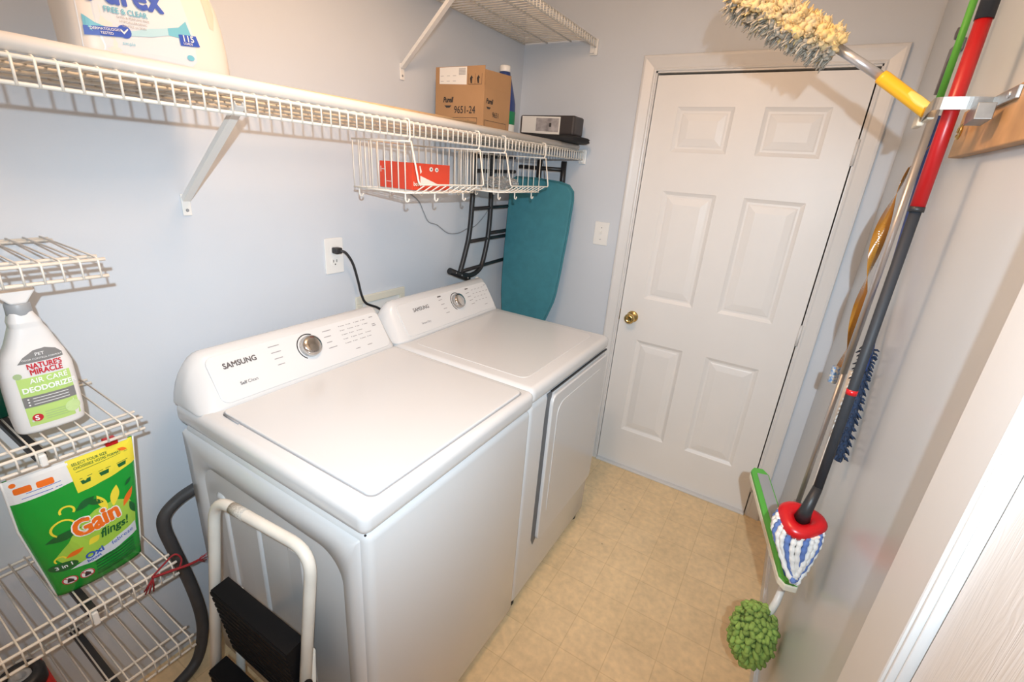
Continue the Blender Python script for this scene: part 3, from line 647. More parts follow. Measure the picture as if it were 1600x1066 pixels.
ob('label', patch_on(B(), [(-1.935, 1.738), (-1.762, 1.738), (-1.752, 1.748), (-1.752, 1.79), (-1.772, 1.87), (-1.80, 1.90), (-1.935, 1.90)], F(0.0004), 5), 'labelwhite', t, 'white paper label')
b = patch_on(B(), [(-1.930, 1.789), (-1.915, 1.779), (-1.895, 1.774), (-1.88, 1.772), (-1.88, 1.764), (-1.930, 1.764)], F(0.0012), 3)
patch_on(b, [(-1.765, 1.817), (-1.780, 1.803), (-1.800, 1.797), (-1.800, 1.785), (-1.755, 1.785)], F(0.0012), 3)
ob('label_wave', b, 'lightblue', t, 'light blue wave')
b = patch_on(B(), [(-1.88, 1.772), (-1.86, 1.778), (-1.83, 1.789), (-1.80, 1.797), (-1.80, 1.785), (-1.83, 1.775), (-1.88, 1.766)], F(0.0012), 3)
ob('label_wave', b, 'paleblue', t, 'pale blue wave')
b = text_on(B(), 'Purex', 0.058, F(0.0020), 0.03, at=(-1.922, 1.8125), rot=math.radians(4), sx=0.86)
patch_on(b, [(-1.931, 1.7715), (-1.870, 1.780), (-1.870, 1.765), (-1.931, 1.757)], F(0.0020), 2); patch_on(b, circ(-1.874, 1.7735, 0.0105), F(0.0020), 1)
patch_on(b, [(-1.782, 1.791), (-1.749, 1.795), (-1.743, 1.777), (-1.780, 1.772)], F(0.0020), 2)
ob('label_print', b, 'blue', t, 'blue lettering and banners')
b = text_on(B(), 'FREE & CLEAR', 0.0125, F(0.0020), 0.02, at=(-1.899, 1.7995), rot=math.radians(4), sx=0.86)
text_on(b, 'simple', 0.008, F(0.0020), 0.0, at=(-1.88, 1.752), rot=math.radians(4)); patch_on(b, circ(-1.764, 1.7535, 0.005, 14, 0.007), F(0.0020), 1)
ob('lettering', b, 'lightblue', t, 'light blue lettering')
b = B()
for k, s_ in enumerate(('DYES & PERFUME FREE', 'HYPOALLERGENIC', 'GENTLE on SKIN')): text_on(b, s_, 0.0052, F(0.0020), 0.0, at=(-1.882 + 0.003 * k, 1.7935 - 0.0062 * k), rot=math.radians(4))
ob('lettering', b, 'print_soft', t, 'fine dark lettering')
b = text_on(B(), 'DERMATOLOGIST', 0.0056, F(0.0028), 0.01, at=(-1.923, 1.7672), rot=math.radians(7)); text_on(b, 'TESTED', 0.0056, F(0.0028), 0.01, at=(-1.910, 1.7625), rot=math.radians(7))
text_on(b, '115', 0.0155, F(0.0028), 0.02, at=(-1.7765, 1.7805), rot=math.radians(5)); text_on(b, 'LOADS', 0.0055, F(0.0028), 0.01, at=(-1.775, 1.7752), rot=math.radians(5))
patch_on(b, [(-1.880, 1.774), (-1.8785, 1.776), (-1.8755, 1.7725), (-1.869, 1.7795), (-1.868, 1.778), (-1.8755, 1.769)], F(0.0028), 0)
ob('lettering', b, 'white_ink', t, 'white lettering on blue')

# ------------------------------------------------------------------ spray bottle on its shelf
zb = 1.0315
t = thing('spray_bottle', 'white deodorizer spray bottle with light green label', 'spray bottle', (0.215, -2.115, zb))
SB = Bottle([(zb, .024, .047, .212, -2.112), (zb + .004, .029, .0515, .212, -2.112), (zb + .03, .031, .0535, .212, -2.1115), (zb + .09, .031, .0535, .212, -2.110), (zb + .13, .031, .0520, .212, -2.109),
             (zb + .155, .030, .0455, .212, -2.1085), (zb + .18, .027, .0350, .212, -2.1065), (zb + .20, .0245, .0285, .212, -2.1055), (zb + .212, .0225, .0235, .212, -2.106), (zb + .222, .0225, .0228, .212, -2.107), (zb + .232, .0195, .0190, .212, -2.108), (zb + .240, .0165, .0165, .212, -2.1085)], 3.2)
ob('body', SB.build(), 'spray', t)
ob('collar', B().lathe([(0.0178, 0.234), (0.0185, 0.236), (0.0180, 0.255), (0.0165, 0.258), (0.002, 0.258)], (0.212, -2.1085, zb), Z, 28), 'greyring', t, 'grey screw collar')
ob('trigger_head', B().prism([(-2.140, 1.3160), (-2.082, 1.3160), (-2.082, 1.3120), (-2.098, 1.2885), (-2.120, 1.2885), (-2.140, 1.3120)], (0.197, 0, 0), Y, Z, X, 0, 0.032, 0.003), 'spray', t, 'white trigger head')
F = SB.fn
b = patch_on(B(), [(-2.1465, 1.150), (-2.069, 1.150), (-2.069, 1.050), (-2.1465, 1.050)], F(0.0005), 5); ob('label', b, 'label_green', t, 'light green label')
b = patch_on(B(), [(-2.1385, 1.178), (-2.129, 1.190), (-2.112, 1.201), (-2.095, 1.203), (-2.080, 1.197), (-2.072, 1.187), (-2.072, 1.179), (-2.10, 1.178)], F(0.0005), 3); ob('label_band', b, 'label_grey', t, 'grey arched label band')
b = patch_on(B(), [(-2.1465, 1.112), (-2.069, 1.112), (-2.069, 1.090), (-2.1465, 1.090)], F(0.0014), 4); ob('label_band', b, 'label_grey', t, 'grey label band')
b = text_on(B(), "NATURE'S", 0.0145, F(0.0014), 0.03, at=(-2.128, 1.1665), sx=0.78); text_on(b, 'MIRACLE', 0.0150, F(0.0014), 0.03, at=(-2.126, 1.1545), sx=0.80)
patch_on(b, circ(-2.1335, 1.0665, 0.008, 14), F(0.0014), 1); ob('lettering', b, 'red_ink', t, 'red product name')
b = text_on(B(), 'AIR CARE', 0.0145, F(0.0022), 0.01, at=(-2.130, 1.1375), sx=0.9); text_on(b, 'DEODORIZER', 0.0150, F(0.0022), 0.03, at=(-2.1435, 1.1205), sx=0.86)
text_on(b, 'PET', 0.0085, F(0.0022), 0.0, at=(-2.112, 1.1905)); text_on(b, 'ODOR CONTROL FORMULA', 0.0045, F(0.0022), 0.0, at=(-2.132, 1.1835))
for k in range(3): patch_on(b, [(-2.133, 1.108 - 0.006 * k), (-2.080, 1.108 - 0.006 * k), (-2.080, 1.1068 - 0.006 * k), (-2.133, 1.1068 - 0.006 * k)], F(0.0026), 2); patch_on(b, circ(-2.139, 1.1072 - 0.006 * k, 0.0015, 8), F(0.0026), 0)
text_on(b, 'S', 0.014, F(0.0026), 0.03, at=(-2.138, 1.0620)); ob('lettering', b, 'white_ink', t, 'white label lettering')
b = B()
for k in range(4): patch_on(b, [(-2.122, 1.075 - 0.005 * k), (-2.09 + 0.005 * (k % 2), 1.075 - 0.005 * k), (-2.09, 1.0738 - 0.005 * k), (-2.122, 1.0738 - 0.005 * k)], F(0.0014), 1)
patch_on(b, circ(-2.143, 1.1555, 0.006, 12), F(0.0008), 1); ob('label_print', b, mat('label_sage', (0.36, 0.48, 0.26), 0.5), t, 'fine green print')
b = patch_on(B(), circ(-2.079, 1.071, 0.0125, 16), F(0.0014), 1); ob('label_print', b, mat('label_pale_green', (0.52, 0.70, 0.32), 0.5), t, 'pale green spot on the label')
# green-capped bottle behind it
t = thing('green_capped_bottle', 'bottle with a green trigger cap behind the deodorizer spray', 'bottle', (0.085, -2.17, zb))
ob('body', B().loft([sring(0.090, -2.175, zb + z, hx, hy, 2.6) for z, hx, hy in ((0, .030, .042), (.004, .034, .046), (.11, .034, .046), (.145, .026, .030), (.158, .018, .018))]), mat('dark_green_bottle', (0.006, 0.05, 0.03), 0.2), t)
ob('cap', B().loft([sring(0.090, -2.165 + dy, zb + z, hx, hy, 3) for z, hx, hy, dy in ((.158, .022, .032, 0), (.165, .024, .036, 0), (.195, .021, .028, -.002), (.225, .018, .018, -.006), (.240, .013, .011, -.008))]), 'green_cap', t, 'green cap')

# ------------------------------------------------------------------ green detergent pouch
zb = 0.6195
t = thing('detergent_pouch', 'bright green and yellow laundry pods pouch with red zip slider', 'pouch', (0.2, -2.1, zb))
def bagpt(y, z, side=1, off=0.0):
    """y,z on the pouch front -> surface point"""
    v = min(max((z - zb) / 0.330, 0), 1)
    yl = -2.186 - 0.022 * min(v * 1.6, 1); yr = -2.026 + 0.022 * min(v * 1.5, 1) + 0.010 * max(v - 0.67, 0) / 0.33
    u = min(max((y - yl) / (yr - yl), 0), 1)
    bulge = (4 * u * (1 - u)) ** 0.6 * (0.030 * (1 - v) ** 0.5 * min(1, 0.55 + 4 * v) + 0.012 * math.sin(PI * v)) + 0.0016 * math.sin(23 * y * 6 + 11 * z * 4) * math.sin(PI * u) * math.sin(PI * v)
    xc = 0.205 + 0.022 * v
    return Vector((xc + side * (bulge + 0.0012) + off, y, z))
nu, nv = 28, 36; b = B(); vs = []
for side in (1, -1):
    for j in range(nv + 1):
        v = j / nv; z = zb + 0.330 * v
        yl = -2.186 - 0.022 * min(v * 1.6, 1); yr = -2.026 + 0.022 * min(v * 1.5, 1) + 0.010 * max(v - 0.67, 0) / 0.33
        for i in range(nu + 1): vs.append(bagpt(yl + (yr - yl) * i / nu, z, side))
fs = []; o2 = (nu + 1) * (nv + 1)
for s_ in (0, 1):
    for j in range(nv):
        for i in range(nu):
            q = (s_ * o2 + j * (nu + 1) + i, s_ * o2 + j * (nu + 1) + i + 1, s_ * o2 + (j + 1) * (nu + 1) + i + 1, s_ * o2 + (j + 1) * (nu + 1) + i); fs.append(q if s_ == 0 else q[::-1])
for j in range(nv):
    a, c = j * (nu + 1), (j + 1) * (nu + 1); fs += [(a, c, o2 + c, o2 + a), (a + nu, o2 + a + nu, o2 + c + nu, c + nu)]
for i in range(nu): fs += [(i, o2 + i, o2 + i + 1, i + 1), (nv * (nu + 1) + i, nv * (nu + 1) + i + 1, o2 + nv * (nu + 1) + i + 1, o2 + nv * (nu + 1) + i)]
b.add(vs, fs, True); ob('pouch_body', b, 'bag', t)
G = lambda off: (lambda y, z: bagpt(y, z, 1, off))
ob('side_seam', B().tube([bagpt(-2.186 - 0.022 * min(v * 1.6, 1) - 0.0005, zb + 0.33 * v, 1, 0) for v in [k / 16 for k in range(17)]], 0.0022, 6), 'bag_white', t, 'white sealed edge')
ob('side_seam', B().tube([bagpt(-2.026 + 0.022 * min(v * 1.5, 1) + 0.010 * max(v - 0.67, 0) / 0.33 + 0.0005, zb + 0.33 * v, 1, 0) for v in [0.10 + 0.9 * k / 16 for k in range(17)]], 0.0018, 6), 'bag_white', t, 'white sealed edge')
ob('top_band', patch_on(B(), [(-2.208, 0.893), (-2.160, 0.896), (-2.112, 0.902), (-2.112, 0.9488), (-2.208, 0.9488)], G(0.0006), 5), 'bag_white', t, 'white instruction band')
ob('zip_strip', B().box(0.220, 0.232, -2.200, -2.004, 0.9470, 0.9560, 0.002), 'bag_white', t, 'white zip strip')
ob('zip_slider', B().box(0.2145, 0.2385, -2.046, -2.023, 0.9485, 0.9620, 0.0025), 'red', t, 'red zip slider')
ob('yellow_panel', patch_on(B(), [(-2.115, 0.9488), (-2.112, 0.872), (-2.060, 0.877), (-1.9985, 0.888), (-1.9965, 0.9488)], G(0.0009), 5), 'yellow_ink', t, 'yellow printed panel')
b = patch_on(B(), [(-2.175, 0.735), (-2.150, 0.765), (-2.13, 0.80), (-2.095, 0.818), (-2.06, 0.822), (-2.03, 0.800), (-2.022, 0.765), (-2.028, 0.728), (-2.085, 0.716), (-2.135, 0.702), (-2.16, 0.706)], G(0.0006), 4)
ob('splash_print', b, 'lime_ink', t, 'light green splash')
def petal(c, a, L, w_): return [(c[0] + math.cos(a) * L * k - math.sin(a) * w_ * math.sin(PI * k), c[1] + math.sin(a) * L * k + math.cos(a) * w_ * math.sin(PI * k)) for k in [i / 8 for i in range(9)]] + [(c[0] + math.cos(a) * L * k + math.sin(a) * w_ * math.sin(PI * k), c[1] + math.sin(a) * L * k - math.cos(a) * w_ * math.sin(PI * k)) for k in [i / 8 for i in range(7, 0, -1)]]
b = B()
for c, a, L, w_ in (((-2.074, 0.806), 105, 0.046, 0.007), ((-2.063, 0.806), 72, 0.05, 0.009), ((-2.120, 0.738), 40, 0.026, 0.008)): patch_on(b, petal(c, math.radians(a), L, w_), G(0.0009), 1)
for cc, r0, r1, a0, a1 in (((-2.150, 0.806), 0.021, 0.017, -20, 230), ((-2.137, 0.843), 0.013, 0.009, -40, 200), ((-2.168, 0.728), 0.010, 0.007, 0, 220)):
    n = 14; A = [math.radians(a0 + (a1 - a0) * k / n) for k in range(n + 1)]
    for k in range(n): patch_on(b, [(cc[0] + r0 * math.cos(A[k]), cc[1] + r0 * math.sin(A[k])), (cc[0] + r0 * math.cos(A[k + 1]), cc[1] + r0 * math.sin(A[k + 1])), (cc[0] + r1 * math.cos(A[k + 1]), cc[1] + r1 * math.sin(A[k + 1])), (cc[0] + r1 * math.cos(A[k]), cc[1] + r1 * math.sin(A[k]))], G(0.0009), 0)
ob('petal_print', b, 'yellow_ink', t, 'yellow petals and swirls')
b = B()
for c, a, L, w_ in (((-2.045, 0.790), 55, 0.046, 0.007), ((-2.160, 0.727), 25, 0.034, 0.006)): patch_on(b, petal(c, math.radians(a), L, w_), G(0.0010), 1)
ob('petal_print', b, 'orange_ink', t, 'orange petals')
b = B()
for c, a, L, w_ in (((-2.182, 0.780), 12, 0.06, 0.010), ((-2.125, 0.835), 25, 0.04, 0.008), ((-2.105, 0.845), 330, 0.032, 0.007), ((-2.032, 0.840), 40, 0.02, 0.004), ((-2.024, 0.755), 100, 0.04, 0.006)): patch_on(b, petal(c, math.radians(a), L, w_), G(0.0009), 1)
patch_on(b, circ(-2.166, 0.7075, 0.012, 18, 0.023), G(0.0011), 2)
for k in range(6): patch_on(b, [(-2.118, 0.688 - 0.0085 * k), (-2.040, 0.694 - 0.0085 * k), (-2.040, 0.690 - 0.0085 * k), (-2.118, 0.684 - 0.0085 * k)], G(0.0009), 3)
text_on(b, 'flings!', 0.030, G(0.0016), 0.02, at=(-2.099, 0.7445), shear=0.2, sx=0.82)
ob('leaf_print', b, 'dkgreen_ink', t, 'dark green leaves and lettering')
b = text_on(B(), 'Gain', 0.060, G(0.0013), 0.078, at=(-2.137, 0.770), rot=math.radians(4), sx=0.74, spacing=1.0)
ob('lettering', b, 'white_ink', t, 'white outline of the product name')
ob('lettering', text_on(B(), 'Gain', 0.060, G(0.0017), 0.038, at=(-2.137, 0.770), rot=math.radians(4), sx=0.74), 'orange_ink', t, 'orange product name')
ob('banner_print', patch_on(B(), [(-2.158, 0.693), (-2.130, 0.706), (-2.08, 0.722), (-2.0285, 0.734), (-2.0295, 0.704), (-2.08, 0.694), (-2.12, 0.690)], G(0.0012), 4), 'labelwhite', t, 'white banner')
b = text_on(B(), 'Oxi', 0.022, G(0.0016), 0.03, at=(-2.131, 0.704), rot=math.radians(6)); text_on(b, 'boost', 0.011, G(0.0016), 0.02, at=(-2.130, 0.695), rot=math.radians(6)); text_on(b, 'febreze', 0.0155, G(0.0016), 0.0, at=(-2.083, 0.710), rot=math.radians(6))
for k in range(4): patch_on(b, [(-2.19 + 0.004 * k, 0.9015 + 0.0045 * k), (-2.130, 0.9035 + 0.0045 * k), (-2.130, 0.9048 + 0.0045 * k), (-2.19 + 0.004 * k, 0.9028 + 0.0045 * k)], G(0.0010), 2) if k in (0, 2) else None
ob('lettering', b, 'blue', t, 'blue lettering')
b = B()
for u in (-2.198, -2.165): patch_on(b, rrect(u, u + 0.026, 0.914, 0.928, 0.003, 2), G(0.0010), 1)
patch_on(b, circ(-2.196, 0.936, 0.005, 12), G(0.0010), 0); patch_on(b, petal((-2.028, 0.934), math.radians(-25), 0.02, 0.004), G(0.0013), 0)
ob('icon_print', b, 'orange_ink', t, 'orange pictograms')
b = text_on(B(), 'SELECT YOUR SIZE', 0.0085, G(0.0013), 0.01, at=(-2.108, 0.933), sx=0.86); text_on(b, 'CHOISISSEZ VOTRE FORMAT', 0.0080, G(0.0013), 0.01, at=(-2.107, 0.9245), sx=0.82)
for k, u in enumerate((-2.103, -2.070, -2.036)):
    patch_on(b, [(u, 0.897 + 0.001 * k), (u + 0.018, 0.898 + 0.001 * k), (u + 0.016, 0.889 + 0.001 * k), (u + 0.002, 0.888 + 0.001 * k)], G(0.0013), 0); patch_on(b, [(u, 0.902), (u + 0.022, 0.903), (u + 0.022, 0.9018), (u, 0.9008)], G(0.0013), 0)
patch_on(b, [(-2.105, 0.919), (-2.01, 0.923), (-2.01, 0.922), (-2.105, 0.918)], G(0.0013), 1)
ob('lettering', b, 'dkgreen_ink', t, 'dark green lettering on yellow')
b = text_on(B(), '3 in 1', 0.013, G(0.0016), 0.02, at=(-2.179, 0.703), rot=math.radians(6)); patch_on(b, circ(-2.163, 0.6635, 0.0125, 20), G(0.0011), 1); patch_on(b, circ(-2.135, 0.664, 0.0125, 20), G(0.0011), 1)
ob('lettering', b, 'white_ink', t, 'white lettering and discs')
b = B()
for cu in (-2.163, -2.135):
    A = [2 * PI * k / 20 for k in range(21)]
    for k in range(20): patch_on(b, [(cu + r * math.cos(a), 0.6637 + r * math.sin(a)) for r, a in ((0.0125, A[k]), (0.0125, A[k + 1]), (0.0102, A[k + 1]), (0.0102, A[k]))], G(0.0015), 0)
    patch_on(b, [(cu - 0.0085, 0.6705), (cu - 0.007, 0.672), (cu + 0.0085, 0.6565), (cu + 0.007, 0.655)], G(0.0015), 0)
ob('warning_print', b, 'red_ink', t, 'red prohibition rings')
b = B()
for cu in (-2.163, -2.135): patch_on(b, [(cu - 0.005, 0.657), (cu + 0.005, 0.658), (cu + 0.006, 0.664), (cu + 0.002, 0.668), (cu - 0.002, 0.671), (cu - 0.004, 0.665)], G(0.0013), 0)
ob('warning_print', b, 'ink', t, 'black figures')

# red cord tied to the pouch shelf
b = B().tube(smooth_path([(0.307, -2.046, 0.6130), (0.306, -2.02, 0.628), (0.306, -1.993, 0.640), (0.309, -1.982, 0.620), (0.312, -1.99, 0.600)]), 0.0022, 6)
b.tube(smooth_path([(0.308, -2.046, 0.6130), (0.311, -2.01, 0.604), (0.313, -1.975, 0.594), (0.305, -1.955, 0.583), (0.30, -1.945, 0.578)]), 0.0034, 6)
for k in range(9): b.tube([(0.30, -1.946, 0.578), (0.297 + random.uniform(-.004, .006), -1.928 + random.uniform(-.006, .006), 0.572 + random.uniform(-.014, .016))], 0.0009, 5)
for k in range(7): b.tube([(0.308, -2.044, 0.612), (0.309 + random.uniform(-.003, .003), -2.056 + random.uniform(-.016, .012), 0.585 + random.uniform(-.012, .008))], 0.0016, 5)
tag(ob('cord', b, 'ribbon'), 'dark red frayed cord tied to the short wire shelf', 'cord')
# things on the lowest shelf, at the frame edge
tag(ob('carton', B().prism(rrect(-2.345, -2.235, 0.3650, 0.415, 0.004), (0.12, 0, 0), Y, Z, X, 0, 0.13, 0.003), 'redbox_side'), 'dark red box on the lowest wire shelf', 'box')
t = thing('tape_roll', 'black ring-shaped roll lying on the dark red box', 'roll', (0.185, -2.275, 0.4155))
ob('roll', B().lathe([(0.022, 0), (0.038, 0), (0.041, 0.006), (0.041, 0.034), (0.038, 0.040), (0.022, 0.040), (0.020, 0.02), (0.0201, 0.0)], (0.185, -2.278, 0.4155), Z, 28), 'dark', t)
ob('core', B().lathe([(0.019, 0.004), (0.019, 0.037), (0.010, 0.038), (0.010, 0.004)], (0.185, -2.278, 0.4155), Z, 20), 'greyring', t, 'grey core')

# ------------------------------------------------------------------ on the walls
t = thing('wall_outlet', 'white duplex power outlet on the blue wall above the washer', 'outlet', (0, -1.235, 1.243))
ob('plate', B().prism(rrect(-1.274, -1.196, 1.180, 1.308, 0.004), (0, 0, 0), Y, Z, X, 0.0, 0.006, 0.0018), 'plate', t)
for zc in (1.266, 1.222):
    r = ob('receptacle', B().prism(rrect(-1.252, -1.218, zc - 0.016, zc + 0.016, 0.012), (0, 0, 0), Y, Z, X, 0.004, 0.0075, 0.0008), 'plate', t)
    b = B().box(0.0074, 0.0079, -1.243, -1.2405, zc - 0.001, zc + 0.009).box(0.0074, 0.0079, -1.2295, -1.227, zc - 0.001, zc + 0.009); b.lathe([(0.0027, 0.0074), (0.0027, 0.0079)], (0, -1.235, zc - 0.008), X, 10)
    ob('slot', b, 'dark', r)
t = thing('power_cord', 'black power cord plugged into the wall outlet', 'power cord', (0.02, -1.235, 1.26))
ob('plug', B().box(0.0080, 0.036, -1.249, -1.221, 1.255, 1.277, 0.005, 3), 'dark', t)
ob('cable', B().tube(smooth_path([(0.030, -1.232, 1.266), (0.042, -1.214, 1.258), (0.042, -1.185, 1.216), (0.038, -1.162, 1.150), (0.035, -1.144, 1.086), (0.035, -1.122, 1.048), (0.04, -1.066, 1.018), (0.045, -1.02, 0.972), (0.05, -1.01, 0.90)]), 0.0048, 8), 'dark', t)
# recessed washer supply box
t = thing('washer_outlet_box', 'cream plastic supply box in the wall behind the washer', 'utility box', (0, -1.015, 0.96))
b = B().box(0, 0.010, -1.148, -0.882, 1.040, 1.070, 0.002).box(0, 0.010, -1.148, -0.882, 0.850, 0.878, 0.002).box(0, 0.010, -1.148, -1.118, 0.878, 1.040, 0.002).box(0, 0.010, -0.912, -0.882, 0.878, 1.040, 0.002)
ob('frame', b, 'cream', t); ob('back_panel', B().box(0.0005, 0.002, -1.118, -0.912, 0.878, 1.040), 'plate', t)
for yy in (-0.985, -0.940):
    v = ob('valve', B().lathe([(0.011, 0), (0.011, 0.03), (0.016, 0.032), (0.016, 0.05), (0.004, 0.052)], (0.0021, yy, 0.985), X, 14), 'steel', t)
    ob('supply_hose', B().tube(smooth_path([(0.042, yy, 0.978), (0.05, yy, 0.95), (0.05, yy - 0.004, 0.90), (0.045, yy - 0.01, 0.84)]), 0.0095, 10), 'hose', v)
t = thing('light_switch', 'white light switch plate between dryer and door casing', 'light switch', (0.545, 0, 1.305))
ob('plate', B().prism(rrect(0.508, 0.585, 1.246, 1.362, 0.004), (0, 0, 0), X, Z, -Y, 0.0, 0.006, 0.0018), 'plate', t)
ob('toggle', B().box(0.541, 0.551, -0.016, -0.005, 1.302, 1.318, 0.002), 'plate', t)
for zz in (1.274, 1.334): ob('screw', B().lathe([(0.003, 0.006), (0.002, 0.0072)], (0.546, 0, zz), (0, -1, 0), 8), 'seam', t)
tag(ob('thin_cable', B().tube(smooth_path([(0.004, -0.86, 1.47), (0.004, -0.79, 1.43), (0.004, -0.7596, 1.386), (0.004, -0.7246, 1.339), (0.004, -0.664, 1.320), (0.004, -0.587, 1.279), (0.004, -0.505, 1.273), (0.004, -0.435, 1.289), (0.004, -0.36, 1.302), (0.004, -0.264, 1.369), (0.004, -0.23, 1.44)]), 0.0022, 6), 'wirethin'), 'thin grey cable drooping along the blue wall behind the ironing board', 'cable')

# ------------------------------------------------------------------ ironing board standing in the corner
t = thing('ironing_board', 'folded ironing board with teal cover and black tube legs, in the corner', 'ironing board', (0.2, -0.15, 0.0))
# cover: rounded top, straight sides narrowing to the nose at the floor; leans from y=-0.21 (low) to -0.10 (top)
def yb(z): return -0.115 - 0.10 * (1.545 - z) / 1.5
out = [(0.060, 1.02), (0.056, 1.20), (0.054, 1.40), (0.055, 1.50), (0.062, 1.535), (0.085, 1.548), (0.20, 1.549), (0.34, 1.540), (0.392, 1.528), (0.418, 1.500), (0.424, 1.46), (0.419, 1.30), (0.408, 1.10), (0.398, 0.98), (0.390, 0.935), (0.372, 0.880), (0.345, 0.80), (0.315, 0.62), (0.285, 0.35), (0.262, 0.12), (0.245, 0.055), (0.225, 0.045), (0.205, 0.055), (0.185, 0.12), (0.155, 0.35), (0.118, 0.62), (0.082, 0.82), (0.066, 0.93)]
rings = []
for dy, sc in ((0.0, 0.965), (-0.006, 0.99), (-0.014, 1.0), (-0.022, 0.99), (-0.028, 0.96)):
    rings.append([(0.235 + (x - 0.235) * sc, yb(z) + dy, z if sc == 1 else 0.8 + (z - 0.8) * (1 - (1 - sc) * 0.25)) for x, z in out])
b = B().loft(rings, caps=False); n = len(out)
b.f.append(tuple(range(n))); b.f.append(tuple(reversed(range(4 * n, 5 * n)))); b.sm += [False, False]
ob('cover', b, 'teal', t, 'teal fabric cover')
ob('cover_hem', B().tube([(0.235 + (x - 0.235) * 1.003, yb(z) - 0.008, z) for x, z in out], 0.005, 6, closed=True), 'teal', t)
ob('underframe', B().box(0.10, 0.36, -0.100, -0.060, 0.95, 1.48, 0.01), 'blackmetal', t)
# leg frame lying along the left wall
LX = 0.055
ob('leg', B().tube(smooth_path([(LX, -0.468, 1.655), (LX, -0.469, 1.47), (LX, -0.483, 1.286), (LX, -0.512, 1.185), (LX, -0.550, 1.090)]), 0.0125, 12), 'blackmetal', t)
ob('leg', B().tube(smooth_path([(LX, -0.322, 1.655), (LX, -0.312, 1.40), (LX, -0.321, 1.258), (LX, -0.345, 1.160), (LX, -0.372, 1.10), (LX, -0.420, 1.072), (LX, -0.480, 1.068), (LX, -0.540, 1.085)]), 0.0125, 12), 'blackmetal', t)
ob('foot_bar', B().tube([(LX + 0.002, -0.632, 1.112), (LX + 0.002, -0.482, 1.052)], 0.0155, 12), 'blackmetal', t)
for yy, zz in ((-0.60, 1.10), (-0.555, 1.082), (-0.505, 1.062)): ob('rivet', B().lathe([(0.004, 0), (0.003, 0.002)], (LX + 0.017, yy, zz), X, 8), 'alu', t)
for pts in (((-0.468, 1.392), (-0.10, 1.397)), ((-0.482, 1.237), (-0.12, 1.243)), ((-0.545, 1.096), (-0.14, 1.113)), ((-0.312, 1.266), (-0.12, 1.270)), ((-0.47, 1.63), (-0.11, 1.64)), ((-0.47, 1.565), (-0.10, 1.572))):
    ob('rung', B().tube([(LX, pts[0][0], pts[0][1]), (LX, pts[1][0], pts[1][1])], 0.0088, 10), 'blackmetal', t)
for xx in (0.190, 0.330): ob('upper_leg', B().tube([(xx, -0.075, 1.46), (xx, -0.080, 1.64)], 0.014, 12), 'blackmetal', t)
ob('upper_rung', B().tube([(0.07, -0.078, 1.60), (0.335, -0.078, 1.60)], 0.010, 10), 'blackmetal', t)

# ------------------------------------------------------------------ hoses
tag(ob('drain_hose', B().tube(smooth_path([(0.110, -1.845, 0.655), (0.095, -1.885, 0.634), (0.090, -1.922, 0.605), (0.090, -1.934, 0.565), (0.092, -1.925, 0.48), (0.095, -1.905, 0.33), (0.10, -1.897, 0.20), (0.10, -1.905, 0.11), (0.105, -1.935, 0.035), (0.12, -1.99, 0.018), (0.14, -2.10, 0.018)], 7), 0.0165, 14), 'hose'), 'grey drain hose curving down the wall beside the washer', 'hose')
tag(ob('vent_hose', B().tube(smooth_path([(0.115, -0.470, 1.020), (0.105, -0.468, 1.060), (0.085, -0.468, 1.035), (0.075, -0.468, 0.95), (0.07, -0.468, 0.85)]), 0.007, 10), 'plate'), 'thin white hose looped behind the dryer console', 'hose')

# ------------------------------------------------------------------ step stool folded against the washer
t = thing('step_stool', 'folded white tubular step stool with black ribbed treads against the washer', 'step stool', (0.59, -1.98, 0))
def lean(x, z):
    u = (x - 0.436) / (0.745 - 0.436); return (x, -1.938 + 0.026 * u - 0.136 * (0.84 - z), z)
ob('front_frame', B().tube(fillet([lean(0.436, 0.014), lean(0.436, 0.840), lean(0.745, 0.840), lean(0.745, 0.014)], 0.060, 8), 0.0125, 14), 'stool', t, 'white tube frame with chipped paint')
ob('grip_sleeve', B().tube([lean(0.500, 0.840), lean(0.545, 0.840)], 0.0129, 14), mat('worn_grip', (0.55, 0.53, 0.48), 0.6, var=0.4, vscale=300), t, 'worn ridged sleeve on the top bar')
for xx in (0.452, 0.729): ob('rear_leg', B().tube([(xx, -1.928, 0.56), (xx, lean(xx, 0.014)[1] + 0.060, 0.014)], 0.0105, 12), 'stool', t)
for xx in (0.436, 0.745): ob('rubber_foot', B().lathe([(0.0155, 0), (0.0165, 0.006), (0.0150, 0.026), (0.012, 0.028)], lean(xx, 0.0), Z, 14), 'rubber', t)
ob('latch', B().box(0.752, 0.780, -2.012, -1.984, 0.470, 0.535, 0.003, mtx=None), 'stool', t, 'white hinge latch')
ob('latch_grip', B().tube([(0.772, -1.980, 0.470), (0.782, -1.972, 0.560)], 0.009, 10), 'rubber', t, 'black latch grip')
def tread(pts, th, nr):
    """slab from 4 corners A(back left) B(back right) C(front right) D(front left), ribbed along the long side"""
    A, B_, C_, D_ = [Vector(p) for p in pts]; N = (B_ - A).cross(D_ - A).normalized(); N = N if N.y < 0 else -N
    b = B(); b.loft([[A - N * th, B_ - N * th, C_ - N * th, D_ - N * th], [A, B_, C_, D_]], smooth=False)
    for k in range(nr):
        s0, s1 = (k + 0.15) / nr, (k + 0.85) / nr
        p = [A.lerp(D_, s0), B_.lerp(C_, s0), B_.lerp(C_, s1), A.lerp(D_, s1)]; q = [A.lerp(D_, s0 + .1 / nr) + N * .0035, B_.lerp(C_, s0 + .1 / nr) + N * .0035, B_.lerp(C_, s1 - .1 / nr) + N * .0035, A.lerp(D_, s1 - .1 / nr) + N * .0035]
        b.loft([p, q], smooth=False)
    return b
